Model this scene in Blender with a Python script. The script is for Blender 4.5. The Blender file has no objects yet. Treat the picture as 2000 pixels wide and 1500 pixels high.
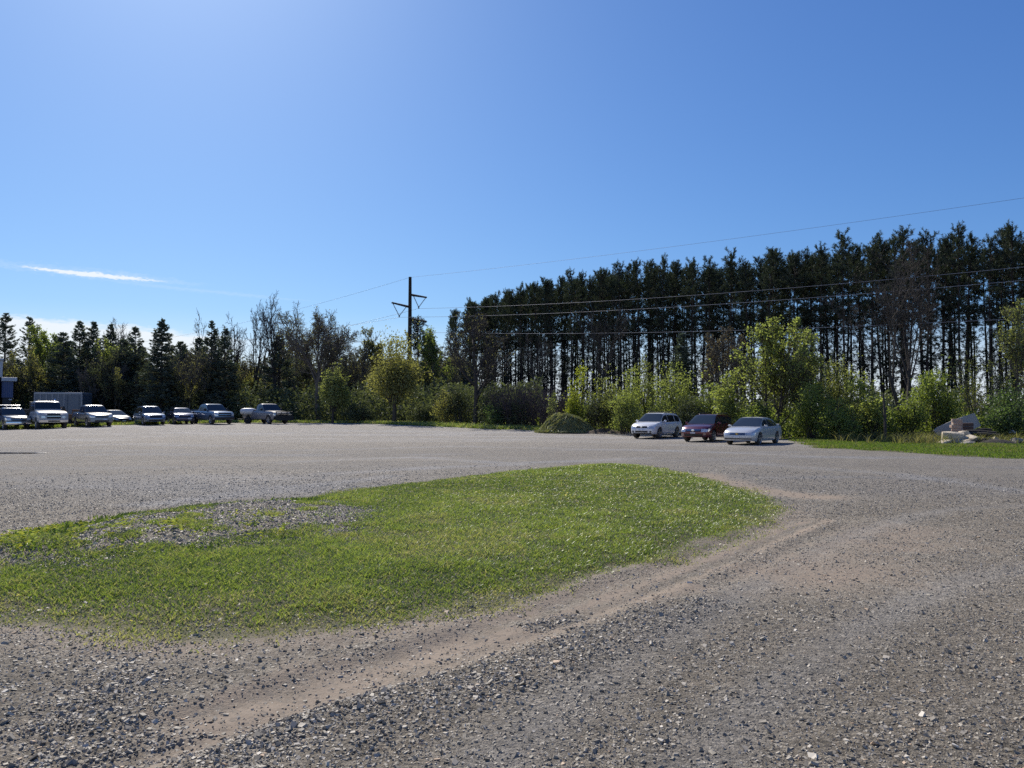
"""Gravel lot with a grass island, parked cars, brush and a pine plantation under a clear spring sky."""
SKY_DUST, SKY_OZONE = .7, 6.0
SKY_STR, SUN_STR, CLOUD_STR, EXPOSURE = .10, 4.7, .84, .25
HAZE = 0
DENOISE = False
import bpy, bmesh, math, random
import numpy as np
from mathutils import Vector, Matrix

SC = bpy.context.scene
COL = SC.collection
PI = math.pi
R = math.radians

# ------------------------------------------------------------------ camera model (for reading positions off the site)
F = 1500.0
CAM_H = 1.68
PITCH = math.atan(56.0 / F)
SUN_AZ = R(-25.0)      # left of straight ahead
SUN_EL = R(41.0)


def sstep(a, b, x):
    t = np.clip((np.asarray(x, float) - a) / (b - a), 0, 1)
    return t * t * (3 - 2 * t)


def vnoise(x, y, seed=0):
    x = np.asarray(x, float); y = np.asarray(y, float)
    xi = np.floor(x).astype(np.int64); yi = np.floor(y).astype(np.int64)
    xf = x - xi; yf = y - yi
    u = xf * xf * (3 - 2 * xf); v = yf * yf * (3 - 2 * yf)

    def h(a, b):
        n = (a * 374761393 + b * 668265263 + seed * 1442695041) & 0x7fffffff
        n = ((n ^ (n >> 13)) * 1274126177) & 0x7fffffff
        n = (n ^ (n >> 16)) & 0xffff
        return n / 65535.0
    return (h(xi, yi) * (1 - u) + h(xi + 1, yi) * u) * (1 - v) + (h(xi, yi + 1) * (1 - u) + h(xi + 1, yi + 1) * u) * v


def fbm(x, y, oct=4, seed=0):
    s = 0; a = 0.5
    for k in range(oct):
        s = s + a * vnoise(np.asarray(x) * 2 ** k + 17.3 * k, np.asarray(y) * 2 ** k - 9.1 * k, seed + k)
        a *= 0.5
    return s / (1 - 0.5 ** oct)


def base_rise(x, y):
    return 0.62 * sstep(48, 76, y) * (.4 + .6 * sstep(-46, -34, x)) + 0.5 * sstep(80, 110, y)


def ray(px, py):
    a = (px - 1000.0) / F; u = (750.0 - py) / F
    return np.array([a, math.cos(PITCH) - u * math.sin(PITCH), math.sin(PITCH) + u * math.cos(PITCH)])


def at(px, py, Y):
    d = ray(px, py); k = Y / d[1]
    return np.array([d[0] * k, Y, CAM_H + d[2] * k])


def G(px, py):
    d = ray(px, py); h = 0.0
    for _ in range(12):
        k = (h - CAM_H) / min(d[2], -1e-4)
        k = min(k, 400)
        h = 0.5 * h + 0.5 * float(base_rise(d[0] * k, d[1] * k))
    return np.array([d[0] * k, d[1] * k])


def gpoly(pts):
    return np.array([G(*p) for p in pts])


def seg_dist(P, poly, closed=False):
    n = len(poly); best = np.full(len(P), 1e9)
    for i in range(n if closed else n - 1):
        a = poly[i]; b = poly[(i + 1) % n]; ab = b - a
        t = np.clip(((P - a) @ ab) / max(ab @ ab, 1e-9), 0, 1)
        d = np.hypot(P[:, 0] - a[0] - t * ab[0], P[:, 1] - a[1] - t * ab[1])
        best = np.minimum(best, d)
    return best


def inside(P, poly):
    x, y = P[:, 0], P[:, 1]; r = np.zeros(len(P), bool); n = len(poly)
    for i in range(n):
        x1, y1 = poly[i]; x2, y2 = poly[(i + 1) % n]
        c = ((y1 > y) != (y2 > y)) & (x < (x2 - x1) * (y - y1) / (y2 - y1 + 1e-12) + x1)
        r ^= c
    return r


def sdist(P, poly):
    d = seg_dist(P, poly, True)
    return np.where(inside(P, poly), d, -d)




def chaikin(p, closed=False, n=2):
    for _ in range(n):
        q = []
        m = len(p)
        if not closed: q.append(p[0])
        for i in range(m if closed else m - 1):
            a, b = p[i], p[(i + 1) % m]
            q += [.75 * a + .25 * b, .25 * a + .75 * b]
        if not closed: q.append(p[-1])
        p = np.array(q)
    return p


ISLAND = gpoly([(-500, 1075), (-200, 1062), (0, 1050), (150, 1022), (210, 1011), (420, 989), (560, 976), (690, 956), (830, 940), (960, 925),
                (1090, 912), (1180, 907), (1280, 911), (1370, 930), (1470, 958), (1545, 986), (1528, 1012), (1430, 1062),
                (1300, 1103), (1150, 1140), (1000, 1176), (870, 1208), (700, 1238), (560, 1256), (420, 1262), (300, 1262),
                (150, 1240), (0, 1225), (-300, 1225), (-600, 1230)])
STONEBAR = gpoly([(-100, 1085), (60, 1068), (200, 1024), (330, 1010), (440, 996), (600, 988), (700, 1000), (725, 1035), (640, 1058), (500, 1066), (380, 1088), (240, 1102), (90, 1118), (-100, 1126)])
DIRT1 = gpoly([(1575, 1018), (1490, 1046), (1410, 1082), (1310, 1120), (1205, 1158), (1100, 1196), (1000, 1232), (880, 1268), (700, 1318), (540, 1366), (380, 1420), (120, 1470)])
DIRT6 = gpoly([(1340, 1148), (1210, 1190), (1110, 1224), (1000, 1262), (860, 1300)])
LANES = [gpoly([(2060, 985), (1850, 992), (1690, 1036), (1500, 1130), (1270, 1262), (1040, 1420), (940, 1520)]), gpoly([(2060, 1100), (1880, 1130), (1680, 1225), (1480, 1365), (1340, 1520)])]
DIRT2 = gpoly([(1790, 1040), (1680, 1085), (1540, 1125)])
DIRT3 = gpoly([(1370, 928), (1470, 955), (1560, 968), (1615, 972)])
DIRT4 = gpoly([(900, 1255), (640, 1330), (470, 1420), (200, 1490)])
DIRT5 = gpoly([(1150, 843), (1230, 843)])
WIND = gpoly([(1360, 1185), (1210, 1242), (1080, 1292), (950, 1338), (800, 1374), (640, 1402), (510, 1452), (430, 1515)])
WIND2 = gpoly([(230, 1330), (160, 1400), (190, 1450)])
WIND3 = gpoly([(1120, 1205), (1050, 1222)])
ISLAND = chaikin(ISLAND, True, 1)
DIRT1, DIRT3, DIRT4, DIRT6, WIND = [chaikin(p) for p in (DIRT1, DIRT3, DIRT4, DIRT6, WIND)]
LANES = [chaikin(p) for p in LANES]
TRACKS = [gpoly([(0, 862), (350, 850), (700, 842), (1100, 850)]), gpoly([(-100, 880), (200, 868), (520, 862)]), gpoly([(560, 903), (800, 893), (1000, 905), (1250, 895)]), gpoly([(560, 880), (900, 872), (1300, 880), (1700, 895)]),
          gpoly([(640, 925), (850, 913), (1010, 908)]), gpoly([(300, 985), (560, 955), (760, 930)]), gpoly([(1450, 905), (1750, 925), (2000, 960)])]
STRIP_R = gpoly([(1530, 856), (1640, 852), (1740, 856), (1830, 862), (2000, 862), (2300, 862), (2300, 925), (2000, 897), (1900, 893), (1790, 886), (1700, 881), (1600, 874)])
LOT_EDGE = gpoly([(-900, 842), (-200, 840), (0, 838), (150, 834), (300, 829), (440, 826), (560, 826), (700, 827), (830, 832), (960, 838), (1060, 841), (1230, 843), (1400, 848), (1530, 858), (1600, 868), (1700, 874), (1900, 886), (2000, 892), (2400, 920)])


def terrain(x, y):
    x = np.asarray(x, float); y = np.asarray(y, float)
    sh = x.shape
    P = np.stack([x.ravel(), y.ravel()], 1)
    z = base_rise(P[:, 0], P[:, 1])
    r = np.hypot(P[:, 0], P[:, 1])
    near = (r < 45)
    if near.any():
        Q = P[near]
        d = sdist(Q, ISLAND)
        hump = 0.10 * sstep(-0.1, 1.6, d) + 0.05 * (fbm(Q[:, 0] * .5, Q[:, 1] * .5, 3, 5) - .5) * sstep(0, 1, d)
        bar = 0.10 * sstep(-0.3, 1.0, sdist(Q, STONEBAR))
        q1 = seg_dist(Q, DIRT1)
        rut = 0.016 * np.sin(q1 * 16 + 2 * fbm(Q[:, 0] * .9, Q[:, 1] * .9, 3, 11)) * np.exp(-(q1 / .8) ** 2) - 0.03 * np.exp(-(seg_dist(Q, DIRT1) / .22) ** 2) - 0.03 * np.exp(-(seg_dist(Q, DIRT4) / .25) ** 2)
        wind = 0.03 * np.exp(-(seg_dist(Q, WIND) / .3) ** 2)
        bump = 0.045 * (fbm(Q[:, 0] * .7, Q[:, 1] * .7, 3, 2) - .5) + 0.02 * (fbm(Q[:, 0] * 3, Q[:, 1] * 3, 3, 3) - .5)
        z[near] += hump + bar + rut + wind + bump * sstep(60, 40, r[near])
    return z.reshape(sh)


def tz(x, y):
    return float(terrain(np.array([x]), np.array([y]))[0])


# ------------------------------------------------------------------ object helpers
def tag(o, label=None, cat=None, group=None, kind=None):
    if label: o['label'] = label
    if cat: o['category'] = cat
    if group: o['group'] = group
    if kind: o['kind'] = kind
    return o


def link(o, parent=None):
    COL.objects.link(o)
    if parent is not None:
        o.parent = parent
    return o


def empty(name, loc=(0, 0, 0), rz=0.0, parent=None):
    o = bpy.data.objects.new(name, None)
    o.location = loc; o.rotation_euler = (0, 0, rz); o.empty_display_size = .3
    return link(o, parent)


def mesh_np(name, V, quads=None, tris=None, smooth=False, attrs=None):
    me = bpy.data.meshes.new(name)
    V = np.asarray(V, np.float32)
    me.vertices.add(len(V)); me.vertices.foreach_set('co', V.ravel())
    parts = []; tot = []
    if quads is not None and len(quads):
        q = np.asarray(quads, np.int32); parts.append(q.ravel()); tot.append(np.full(len(q), 4, np.int32))
    if tris is not None and len(tris):
        t = np.asarray(tris, np.int32); parts.append(t.ravel()); tot.append(np.full(len(t), 3, np.int32))
    loops = np.concatenate(parts); tot = np.concatenate(tot)
    me.loops.add(len(loops)); me.loops.foreach_set('vertex_index', loops)
    me.polygons.add(len(tot))
    st = np.concatenate([[0], np.cumsum(tot)[:-1]]).astype(np.int32)
    me.polygons.foreach_set('loop_start', st)
    me.polygons.foreach_set('loop_total', tot)
    me.polygons.foreach_set('use_smooth', np.full(len(tot), smooth, bool))
    me.update(calc_edges=True)
    for k, (dom, arr) in (attrs or {}).items():
        a = me.attributes.new(k, 'FLOAT', dom)
        a.data.foreach_set('value', np.asarray(arr, np.float32))
    return me


def obj(name, me, mat=None, parent=None, loc=None):
    o = bpy.data.objects.new(name, me)
    if mat is not None and len(me.materials) == 0:
        me.materials.append(mat)
    if loc is not None: o.location = loc
    return link(o, parent)


class MB:
    """collects verts/faces of one mesh"""
    def __init__(s): s.v = []; s.f = []
    def add(s, vs, fs):
        b = len(s.v); s.v += [tuple(map(float, p)) for p in vs]; s.f += [tuple(b + i for i in f) for f in fs]
    def grid(s, pts, flip=False):
        n, m = len(pts), len(pts[0]); b = len(s.v)
        for row in pts: s.v += [tuple(map(float, p)) for p in row]
        for i in range(n - 1):
            for j in range(m - 1):
                q = (b + i * m + j, b + i * m + j + 1, b + (i + 1) * m + j + 1, b + (i + 1) * m + j)
                s.f.append(q[::-1] if flip else q)
    def box(s, c, d, M=None):
        c = Vector(c); vs = []
        for sx in (-.5, .5):
            for sy in (-.5, .5):
                for sz in (-.5, .5):
                    p = Vector((sx * d[0], sy * d[1], sz * d[2]))
                    if M is not None: p = M @ p
                    vs.append(c + p)
        s.add(vs, [(0, 1, 3, 2), (4, 6, 7, 5), (0, 4, 5, 1), (2, 3, 7, 6), (0, 2, 6, 4), (1, 5, 7, 3)])
    def tube(s, pts, rad, n=8, cap=True):
        pts = [Vector(p) for p in pts]; rings = []
        rad = rad if isinstance(rad, (list, tuple)) else [rad] * len(pts)
        for i, p in enumerate(pts):
            d = (pts[min(i + 1, len(pts) - 1)] - pts[max(i - 1, 0)]).normalized()
            a = d.orthogonal().normalized() if i == 0 else (s._a - d * s._a.dot(d)).normalized()
            s._a = a; b = d.cross(a)
            rings.append([p + (a * math.cos(2 * PI * k / n) + b * math.sin(2 * PI * k / n)) * rad[i] for k in range(n + 1)])
        s.grid(rings)
        if cap:
            for r_ in (rings[0][:-1], rings[-1][:-1]):
                s.add(r_, [tuple(range(n))])
    def lathe(s, prof, axis='y', n=28, c=(0, 0, 0), scale=(1, 1, 1)):
        rows = []
        for k in range(n + 1):
            a = 2 * PI * k / n; row = []
            for (u, r) in prof:
                p = (r * math.cos(a), u, r * math.sin(a)) if axis == 'y' else ((u, r * math.cos(a), r * math.sin(a)) if axis == 'x' else (r * math.cos(a), r * math.sin(a), u))
                row.append((c[0] + p[0] * scale[0], c[1] + p[1] * scale[1], c[2] + p[2] * scale[2]))
            rows.append(row)
        s.grid(rows)
    def build(s, name, mat=None, parent=None, smooth=False, bevel=0.0, loc=None, merge=True, angle=40):
        me = bpy.data.meshes.new(name); me.from_pydata(s.v, [], s.f)
        bm = bmesh.new(); bm.from_mesh(me)
        if merge: bmesh.ops.remove_doubles(bm, verts=bm.verts, dist=1e-4)
        bmesh.ops.recalc_face_normals(bm, faces=bm.faces)
        bm.to_mesh(me); bm.free()
        if smooth:
            me.polygons.foreach_set('use_smooth', [True] * len(me.polygons))
            try: me.set_sharp_from_angle(angle=R(angle))
            except Exception: pass
        me.update()
        o = obj(name, me, mat, parent, loc)
        if bevel:
            md = o.modifiers.new('bevel', 'BEVEL'); md.width = bevel; md.segments = 2; md.limit_method = 'ANGLE'; md.angle_limit = R(35)
        return o


# ------------------------------------------------------------------ node helpers
class NT:
    def __init__(s, name=None, tree=None):
        if tree is None:
            s.m = bpy.data.materials.new(name); s.m.use_nodes = True; tree = s.m.node_tree
        s.t = tree; s.t.nodes.clear()
    def n(s, typ, ins=None, **kw):
        nd = s.t.nodes.new(typ)
        for k, v in kw.items(): setattr(nd, k, v)
        for k, v in (ins or {}).items():
            if isinstance(v, bpy.types.NodeSocket): s.t.links.new(v, nd.inputs[k])
            else: nd.inputs[k].default_value = v
        return nd
    def math(s, op, a, b=None, c=None, clamp=False):
        nd = s.t.nodes.new('ShaderNodeMath'); nd.operation = op; nd.use_clamp = clamp
        for i, v in enumerate((a, b, c)):
            if v is None: continue
            if isinstance(v, bpy.types.NodeSocket): s.t.links.new(v, nd.inputs[i])
            else: nd.inputs[i].default_value = v
        return nd.outputs[0]
    def mix(s, f, a, b, mode='MIX'):
        nd = s.t.nodes.new('ShaderNodeMix'); nd.data_type = 'RGBA'; nd.blend_type = mode
        for i, v in ((0, f), (6, a), (7, b)):
            if isinstance(v, bpy.types.NodeSocket): s.t.links.new(v, nd.inputs[i])
            else: nd.inputs[i].default_value = v if i == 0 else (tuple(v) + (1,))[:4]
        return nd.outputs[2]
    def ramp(s, f, stops):
        nd = s.t.nodes.new('ShaderNodeValToRGB'); s.t.links.new(f, nd.inputs[0])
        el = nd.color_ramp.elements
        while len(el) < len(stops): el.new(.5)
        for e, (p, c) in zip(el, stops):
            e.position = p; e.color = (c, c, c, 1) if isinstance(c, (int, float)) else tuple(c) + (1,)
        return nd.outputs[0]
    def attr(s, name, out=2):
        return s.n('ShaderNodeAttribute', attribute_name=name).outputs[out]
    def noise(s, vec, scale, detail=3, rough=.55, out=0):
        return s.n('ShaderNodeTexNoise', {'Vector': vec, 'Scale': scale, 'Detail': detail, 'Roughness': rough}).outputs[out]
    def out(s, surf):
        o = s.t.nodes.new('ShaderNodeOutputMaterial'); s.t.links.new(surf, o.inputs[0]); return s.m
    def rgb(s, v):  # vec combine from float
        return v


def pbr(name, col, rough=.6, metal=0.0, coat=0.0, var=.12, vscale=3.0, bump=0.0, bscale=30.0, spec=.5, dirt=None):
    k = NT(name)
    co = k.n('ShaderNodeTexCoord').outputs['Object']
    nz = k.noise(co, vscale, 4)
    f = k.math('MULTIPLY_ADD', nz, 2 * var, 1 - var)
    c = k.mix(1.0, col, k.n('ShaderNodeCombineColor', {0: f, 1: f, 2: f}).outputs[0], 'MULTIPLY')
    if dirt:
        sep = k.n('ShaderNodeSeparateXYZ', {0: co}).outputs[2]
        m = k.math('MULTIPLY', k.math('SUBTRACT', dirt[1], sep, clamp=True), k.noise(co, 5.0, 4), clamp=True)
        c = k.mix(m, c, dirt[0])
    ins = {'Base Color': c, 'Roughness': rough, 'Metallic': metal, 'Coat Weight': coat, 'Coat Roughness': .06, 'Specular IOR Level': spec}
    if bump:
        b = k.n('ShaderNodeBump', {'Height': k.noise(co, bscale, 5), 'Strength': bump, 'Distance': .05})
        ins['Normal'] = b.outputs[0]
    return k.out(k.n('ShaderNodeBsdfPrincipled', ins).outputs[0])


def leafmat(name, c0, c1, trans=.45, dry=None, rough=.55, gloss=.035):
    """two leaf colours mixed by a per-leaf value; light passes through the leaf"""
    k = NT(name)
    t = k.attr('tint')
    oi = k.n('ShaderNodeObjectInfo').outputs['Random']
    f = k.math('MULTIPLY_ADD', oi, .35, k.math('MULTIPLY', t, .8), clamp=True)
    c = k.mix(f, c0, c1)
    if dry is not None:
        c = k.mix(k.attr('dry'), c, dry)
    d = k.n('ShaderNodeBsdfDiffuse', {'Color': c, 'Roughness': .5}).outputs[0]
    c2 = k.mix(1.0, c, (1.15, 1.2, .65), 'MULTIPLY')
    tr = k.n('ShaderNodeBsdfTranslucent', {'Color': c2}).outputs[0]
    s = k.n('ShaderNodeMixShader', {0: trans, 1: d, 2: tr}).outputs[0]
    g = k.n('ShaderNodeBsdfGlossy', {'Color': (.8, .85, .8, 1), 'Roughness': rough}).outputs[0]
    return k.out(k.n('ShaderNodeMixShader', {0: gloss, 1: s, 2: g}).outputs[0])

# ------------------------------------------------------------------ world, sun, camera
def build_world():
    w = bpy.data.worlds.new("World"); SC.world = w; w.use_nodes = True
    k = NT(tree=w.node_tree)
    sky = k.n('ShaderNodeTexSky', sky_type='NISHITA', sun_disc=False, sun_elevation=SUN_EL, sun_rotation=SUN_AZ,
              altitude=250.0, air_density=1.0, dust_density=SKY_DUST, ozone_density=SKY_OZONE)
    # the clear spring air of this day: a little deeper in the red, gentler in the blue than the plain model
    sp = k.n('ShaderNodeSeparateColor', {0: sky.outputs[0]})
    ch = [k.math('MULTIPLY', k.math('POWER', k.math('MULTIPLY', sp.outputs[i], .1), ga), 10 * gn * 2 ** -EXPOSURE) for i, (gn, ga) in enumerate(((.752, 1.10), (.872, 1.0), (1.01, .79)))]
    hs = k.n('ShaderNodeCombineColor', {0: ch[0], 1: ch[1], 2: ch[2]}).outputs[0]
    bg = k.n('ShaderNodeBackground', {'Color': hs, 'Strength': SKY_STR}).outputs[0]
    # clouds, by direction: a long thin streak and a low bank, both far off to the left
    g = k.n('ShaderNodeTexCoord').outputs['Generated']
    s = k.n('ShaderNodeSeparateXYZ', {0: g})
    az = k.math('MULTIPLY', k.math('ARCTAN2', s.outputs[0], s.outputs[1]), 180 / PI)
    el = k.math('MULTIPLY', k.math('ARCSINE', s.outputs[2]), 180 / PI)
    v = k.n('ShaderNodeCombineXYZ', {0: az, 1: k.math('MULTIPLY', el, 3.2), 2: 0.0}).outputs[0]
    nz = k.math('SUBTRACT', k.noise(v, .55, 6, .6), .5)
    nf = k.math('SUBTRACT', k.noise(v, 2.2, 5, .6), .5)

    def streak(a0, e0, half, thick, slope, gain):
        da = k.math('SUBTRACT', az, a0)
        de = k.math('SUBTRACT', k.math('SUBTRACT', el, e0), k.math('MULTIPLY', da, slope))
        de = k.math('ADD', de, k.math('ADD', k.math('MULTIPLY', nz, thick * 1.5), k.math('MULTIPLY', nf, thick * 1.7)))
        taper = k.math('SUBTRACT', 1.0, k.math('POWER', k.math('DIVIDE', k.math('ABSOLUTE', da), half), 2.0), clamp=True)
        tt = k.math('MULTIPLY', taper, thick)
        # soft below, crisp above
        q = k.math('DIVIDE', k.math('ABSOLUTE', de), k.math('ADD', tt, .001))
        m = k.math('MULTIPLY', k.math('SUBTRACT', 1.0, q, clamp=True), k.math('MULTIPLY', taper, gain))
        return k.math('MULTIPLY', m, 1.0, clamp=True)
    m1 = streak(-28.7, 9.0, 4.7, .19, -.030, 1.9)
    m1b = streak(-28.9, 9.05, 8.0, .42, -.03, .22)
    m2 = streak(-22.0, 8.4, 9.0, .16, -.05, .14)
    # bank under a sloping top edge
    top = k.math('ADD', k.math('MULTIPLY_ADD', az, -.055, 4.45), k.math('MULTIPLY', nz, .9))
    top = k.math('ADD', top, k.math('MULTIPLY', nf, .35))
    mb = k.math('DIVIDE', k.math('SUBTRACT', top, el), .42, clamp=True)
    side = k.n('ShaderNodeMapRange', {'Value': az, 1: -15.0, 2: -23.0, 3: 0.0, 4: 1.0}, interpolation_type='SMOOTHSTEP').outputs[0]
    mb = k.math('MULTIPLY', mb, k.math('MULTIPLY', side, k.math('MULTIPLY_ADD', nz, .8, 1.05, clamp=True)))
    low = k.n('ShaderNodeMapRange', {'Value': el, 1: 7.5, 2: .5, 3: 0.0, 4: .92}, interpolation_type='SMOOTHSTEP').outputs[0]
    m = k.math('MAXIMUM', k.math('MAXIMUM', m1, m1b), k.math('MAXIMUM', m2, k.math('MAXIMUM', mb, low)))
    cl = k.n('ShaderNodeBackground', {'Color': (.86, .93, 1.0, 1), 'Strength': CLOUD_STR}).outputs[0]
    mx = k.n('ShaderNodeMixShader', {0: m, 1: bg, 2: cl}).outputs[0]
    o = k.t.nodes.new('ShaderNodeOutputWorld'); k.t.links.new(mx, o.inputs[0])

    L = bpy.data.lights.new('sun', 'SUN'); L.energy = SUN_STR; L.angle = R(.53); L.color = (1.0, .92, .80)
    so = bpy.data.objects.new('sun', L); COL.objects.link(so)
    d = Vector((math.sin(SUN_AZ) * math.cos(SUN_EL), math.cos(SUN_AZ) * math.cos(SUN_EL), math.sin(SUN_EL)))
    so.rotation_euler = d.to_track_quat('Z', 'Y').to_euler(); so.location = (-20, 40, 60)

    cam = bpy.data.cameras.new('camera'); co = bpy.data.objects.new('camera', cam); COL.objects.link(co)
    cam.sensor_width = 36; cam.lens = 36 * F / 2000; cam.clip_end = 6000; cam.clip_start = .05
    co.location = (0, 0, CAM_H); co.rotation_euler = (PI / 2 + PITCH, 0, 0)
    SC.camera = co
    SC.view_settings.view_transform = 'Standard'; SC.view_settings.look = 'None'
    SC.view_settings.exposure = EXPOSURE; SC.view_settings.gamma = 1.0
    SC.render.engine = 'CYCLES'
    SC.cycles.max_bounces = 6; SC.cycles.transparent_max_bounces = 4
    SC.cycles.use_denoising = DENOISE
    SC.cycles.sample_clamp_indirect = 4.0


# ------------------------------------------------------------------ ground
def build_ground():
    ang = np.concatenate([np.linspace(-44, 44, 420), np.linspace(46, 314, 80)])
    rad = 0.8 * (900 / .8) ** (np.linspace(0, 1, 470))
    A, Q = np.meshgrid(R(1) * ang, rad)
    X = np.sin(A) * Q; Y = np.cos(A) * Q
    Z = terrain(X, Y)
    na, nr = len(ang), len(rad)
    V = np.stack([X, Y, Z], -1).reshape(-1, 3)
    i = np.arange(nr - 1)[:, None]; j = np.arange(na)[None, :]
    j2 = (j + 1) % na
    quads = np.stack([i * na + j, i * na + j2, (i + 1) * na + j2, (i + 1) * na + j], -1).reshape(-1, 4)
    V = np.vstack([V, [[0, 0, tz(0, 0.01)]]])
    c = len(V) - 1
    jj = np.arange(na)
    tris = np.stack([np.full(na, c), (jj + 1) % na, jj], -1)
    P = V[:, :2]
    di = sdist(P, ISLAND)
    n1 = fbm(P[:, 0] * .9, P[:, 1] * .9, 4, 11); n2 = fbm(P[:, 0] * .25, P[:, 1] * .25, 4, 21)
    bar = sstep(-.4, .5, sdist(P, STONEBAR) + (n1 - .5) * 1.2)
    grass = sstep(-.25, .6, di + (n1 - .5) * .7) * (1 - bar)
    strip = sstep(-.4, .5, sdist(P, STRIP_R) + (n1 - .5) * 1.5)
    # beyond the lot: a band of grass and then the woods' floor
    edge = np.interp(np.degrees(np.arctan2(P[:, 0], P[:, 1])), np.degrees(np.arctan2(LOT_EDGE[:, 0], LOT_EDGE[:, 1])), np.hypot(LOT_EDGE[:, 0], LOT_EDGE[:, 1]))
    rr = np.hypot(P[:, 0], P[:, 1])
    ahead = (P[:, 1] > 5)
    over = np.where(ahead, rr - edge, -5) + (n1 - .5) * 2.5
    lotgrass = sstep(-.6, .8, over)
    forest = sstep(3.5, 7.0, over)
    grass = np.clip(np.maximum(np.maximum(grass, strip), lotgrass * (1 - forest)), 0, 1)
    q1 = seg_dist(P, DIRT1)
    d1 = np.exp(-(q1 / .52) ** 2) * (.66 + .40 * np.sin(q1 * 16 + 4 * n1))
    d2 = np.exp(-(seg_dist(P, DIRT2) / 1.1) ** 2) * .58
    d3 = np.exp(-(seg_dist(P, DIRT3) / .55) ** 2)
    d4 = np.exp(-(seg_dist(P, DIRT4) / .5) ** 2) * .9
    d5 = np.exp(-(seg_dist(P, DIRT5) / 1.2) ** 2) * .9
    rim = .6 * np.exp(-(np.clip(-di, -1, 9) / .45) ** 2) * (P[:, 1] < 14)
    dirt = np.clip(np.maximum.reduce([d1, d2, d3, d4, d5, rim, .85 * np.exp(-(seg_dist(P, DIRT6) / .30) ** 2)]) * (.15 + .7 * n1 + 1.0 * fbm(P[:, 0] * 3.1, P[:, 1] * 3.1, 3, 17)) + .22 * sstep(.50, .72, n2) * (rr < 30), 0, 1)
    w = np.maximum(np.maximum(np.exp(-(seg_dist(P, WIND) / .32) ** 2), np.exp(-(seg_dist(P, WIND2) / .4) ** 2)), np.exp(-(seg_dist(P, WIND3) / .15) ** 2))
    dirt *= (1 - .85 * w) * (1 - bar)
    stretch = fbm(P[:, 0] * .12 + P[:, 1] * .05, P[:, 1] * .55, 4, 31)
    tr = np.zeros(len(P))
    for t in TRACKS:
        dd = seg_dist(P, t); wd = .35 + .012 * P[:, 1]
        tr = np.maximum(tr, np.exp(-(dd / wd) ** 2))
    for t in LANES:
        tr = np.maximum(tr, .40 * np.exp(-(seg_dist(P, t) / .24) ** 2))
    far = .28 * sstep(12, 18, P[:, 1]) + .30 * sstep(38, 66, P[:, 1])  # far gravel painted paler: its grazing backlight is put into the colour
    track_farlight = np.clip(np.maximum(tr * (.4 + .9 * stretch), far) + .5 * sstep(.5, .75, stretch) * (P[:, 1] > 14), 0, 1)
    me = mesh_np('ground', V, quads, tris, True, {'grass': ('POINT', grass), 'dirt': ('POINT', dirt), 'track_farlight': ('POINT', track_farlight), 'forest': ('POINT', forest), 'dark_band': ('POINT', sstep(12.5, 17, P[:, 1]) * (1 - sstep(30, 48, P[:, 1])) * np.clip(.55 + .9 * (stretch - .4), 0, 1))})
    k = NT('gravel_ground')
    co = k.n('ShaderNodeTexCoord').outputs['Object']
    big = k.noise(co, .35, 5, .6); mid = k.noise(co, 2.6, 5, .65); fine = k.noise(co, 38.0, 4, .7)
    vo = k.n('ShaderNodeTexVoronoi', {'Vector': co, 'Scale': 34.0, 'Randomness': 1.0}, feature='F1')
    vo2 = k.n('ShaderNodeTexVoronoi', {'Vector': co, 'Scale': 85.0}, feature='F1')
    cell = k.n('ShaderNodeSeparateColor', {0: vo.outputs['Color']}).outputs[0]
    cell2 = k.n('ShaderNodeSeparateColor', {0: vo2.outputs['Color']}).outputs[0]
    st = k.math('MULTIPLY_ADD', cell, .55, k.math('MULTIPLY', cell2, .45))
    gcol = k.ramp(st, [(0.0, (.074, .064, .050)), (.45, (.222, .197, .154)), (.8, (.37, .33, .265)), (1.0, (.61, .56, .46))])
    gcol = k.mix(k.ramp(mid, [(.35, 0.0), (.7, .55)]), gcol, (.30, .25, .185))
    lite = k.mix(k.math('MULTIPLY', k.attr('track_farlight'), .8), gcol, k.mix(fine, (.315, .31, .302), (.435, .43, .42)))
    m9 = k.noise(co, 9.0, 6, .75); m3 = k.noise(co, 1.7, 6, .7)
    mo = k.math('MULTIPLY', k.ramp(m9, [(.32, .62), (.5, 1.0), (.68, 1.34)]), k.ramp(m3, [(.3, .80), (.7, 1.12)]))
    lite = k.mix(1.0, lite, k.n('ShaderNodeCombineColor', {0: mo, 1: mo, 2: mo}).outputs[0], 'MULTIPLY')
    dcol = k.mix(fine, (.19, .149, .108), (.345, .275, .205))
    dcol = k.mix(k.math('MULTIPLY', cell2, .3), dcol, (.34, .29, .24)); dcol = k.mix(k.math('MULTIPLY', k.math('GREATER_THAN', cell, .8), .5), dcol, (.12, .105, .09))
    dm = k.math('ADD', k.attr('dirt'), k.math('MULTIPLY', k.math('SUBTRACT', mid, .5), .7))
    dm = k.math('ADD', dm, k.math('MULTIPLY', k.math('SUBTRACT', fine, .5), .5))
    dk = k.attr('dark_band'); lite = k.mix(k.math('MULTIPLY', dk, k.math('MULTIPLY_ADD', m3, .8, .45, clamp=True)), lite, k.mix(1.0, lite, (.66, .67, .70), 'MULTIPLY'))  # middle of the lot toned darker in broken streaks
    c = k.mix(k.ramp(dm, [(.2, 0.0), (.85, 1.0)]), lite, dcol)
    soil = k.mix(mid, (.07, .08, .03), (.19, .165, .10))
    gm = k.math('ADD', k.attr('grass'), k.math('MULTIPLY', k.math('SUBTRACT', fine, .5), .8))
    c = k.mix(k.ramp(gm, [(.3, 0.0), (.7, 1.0)]), c, soil)
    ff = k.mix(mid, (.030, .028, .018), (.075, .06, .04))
    c = k.mix(k.attr('forest'), c, ff)
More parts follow.
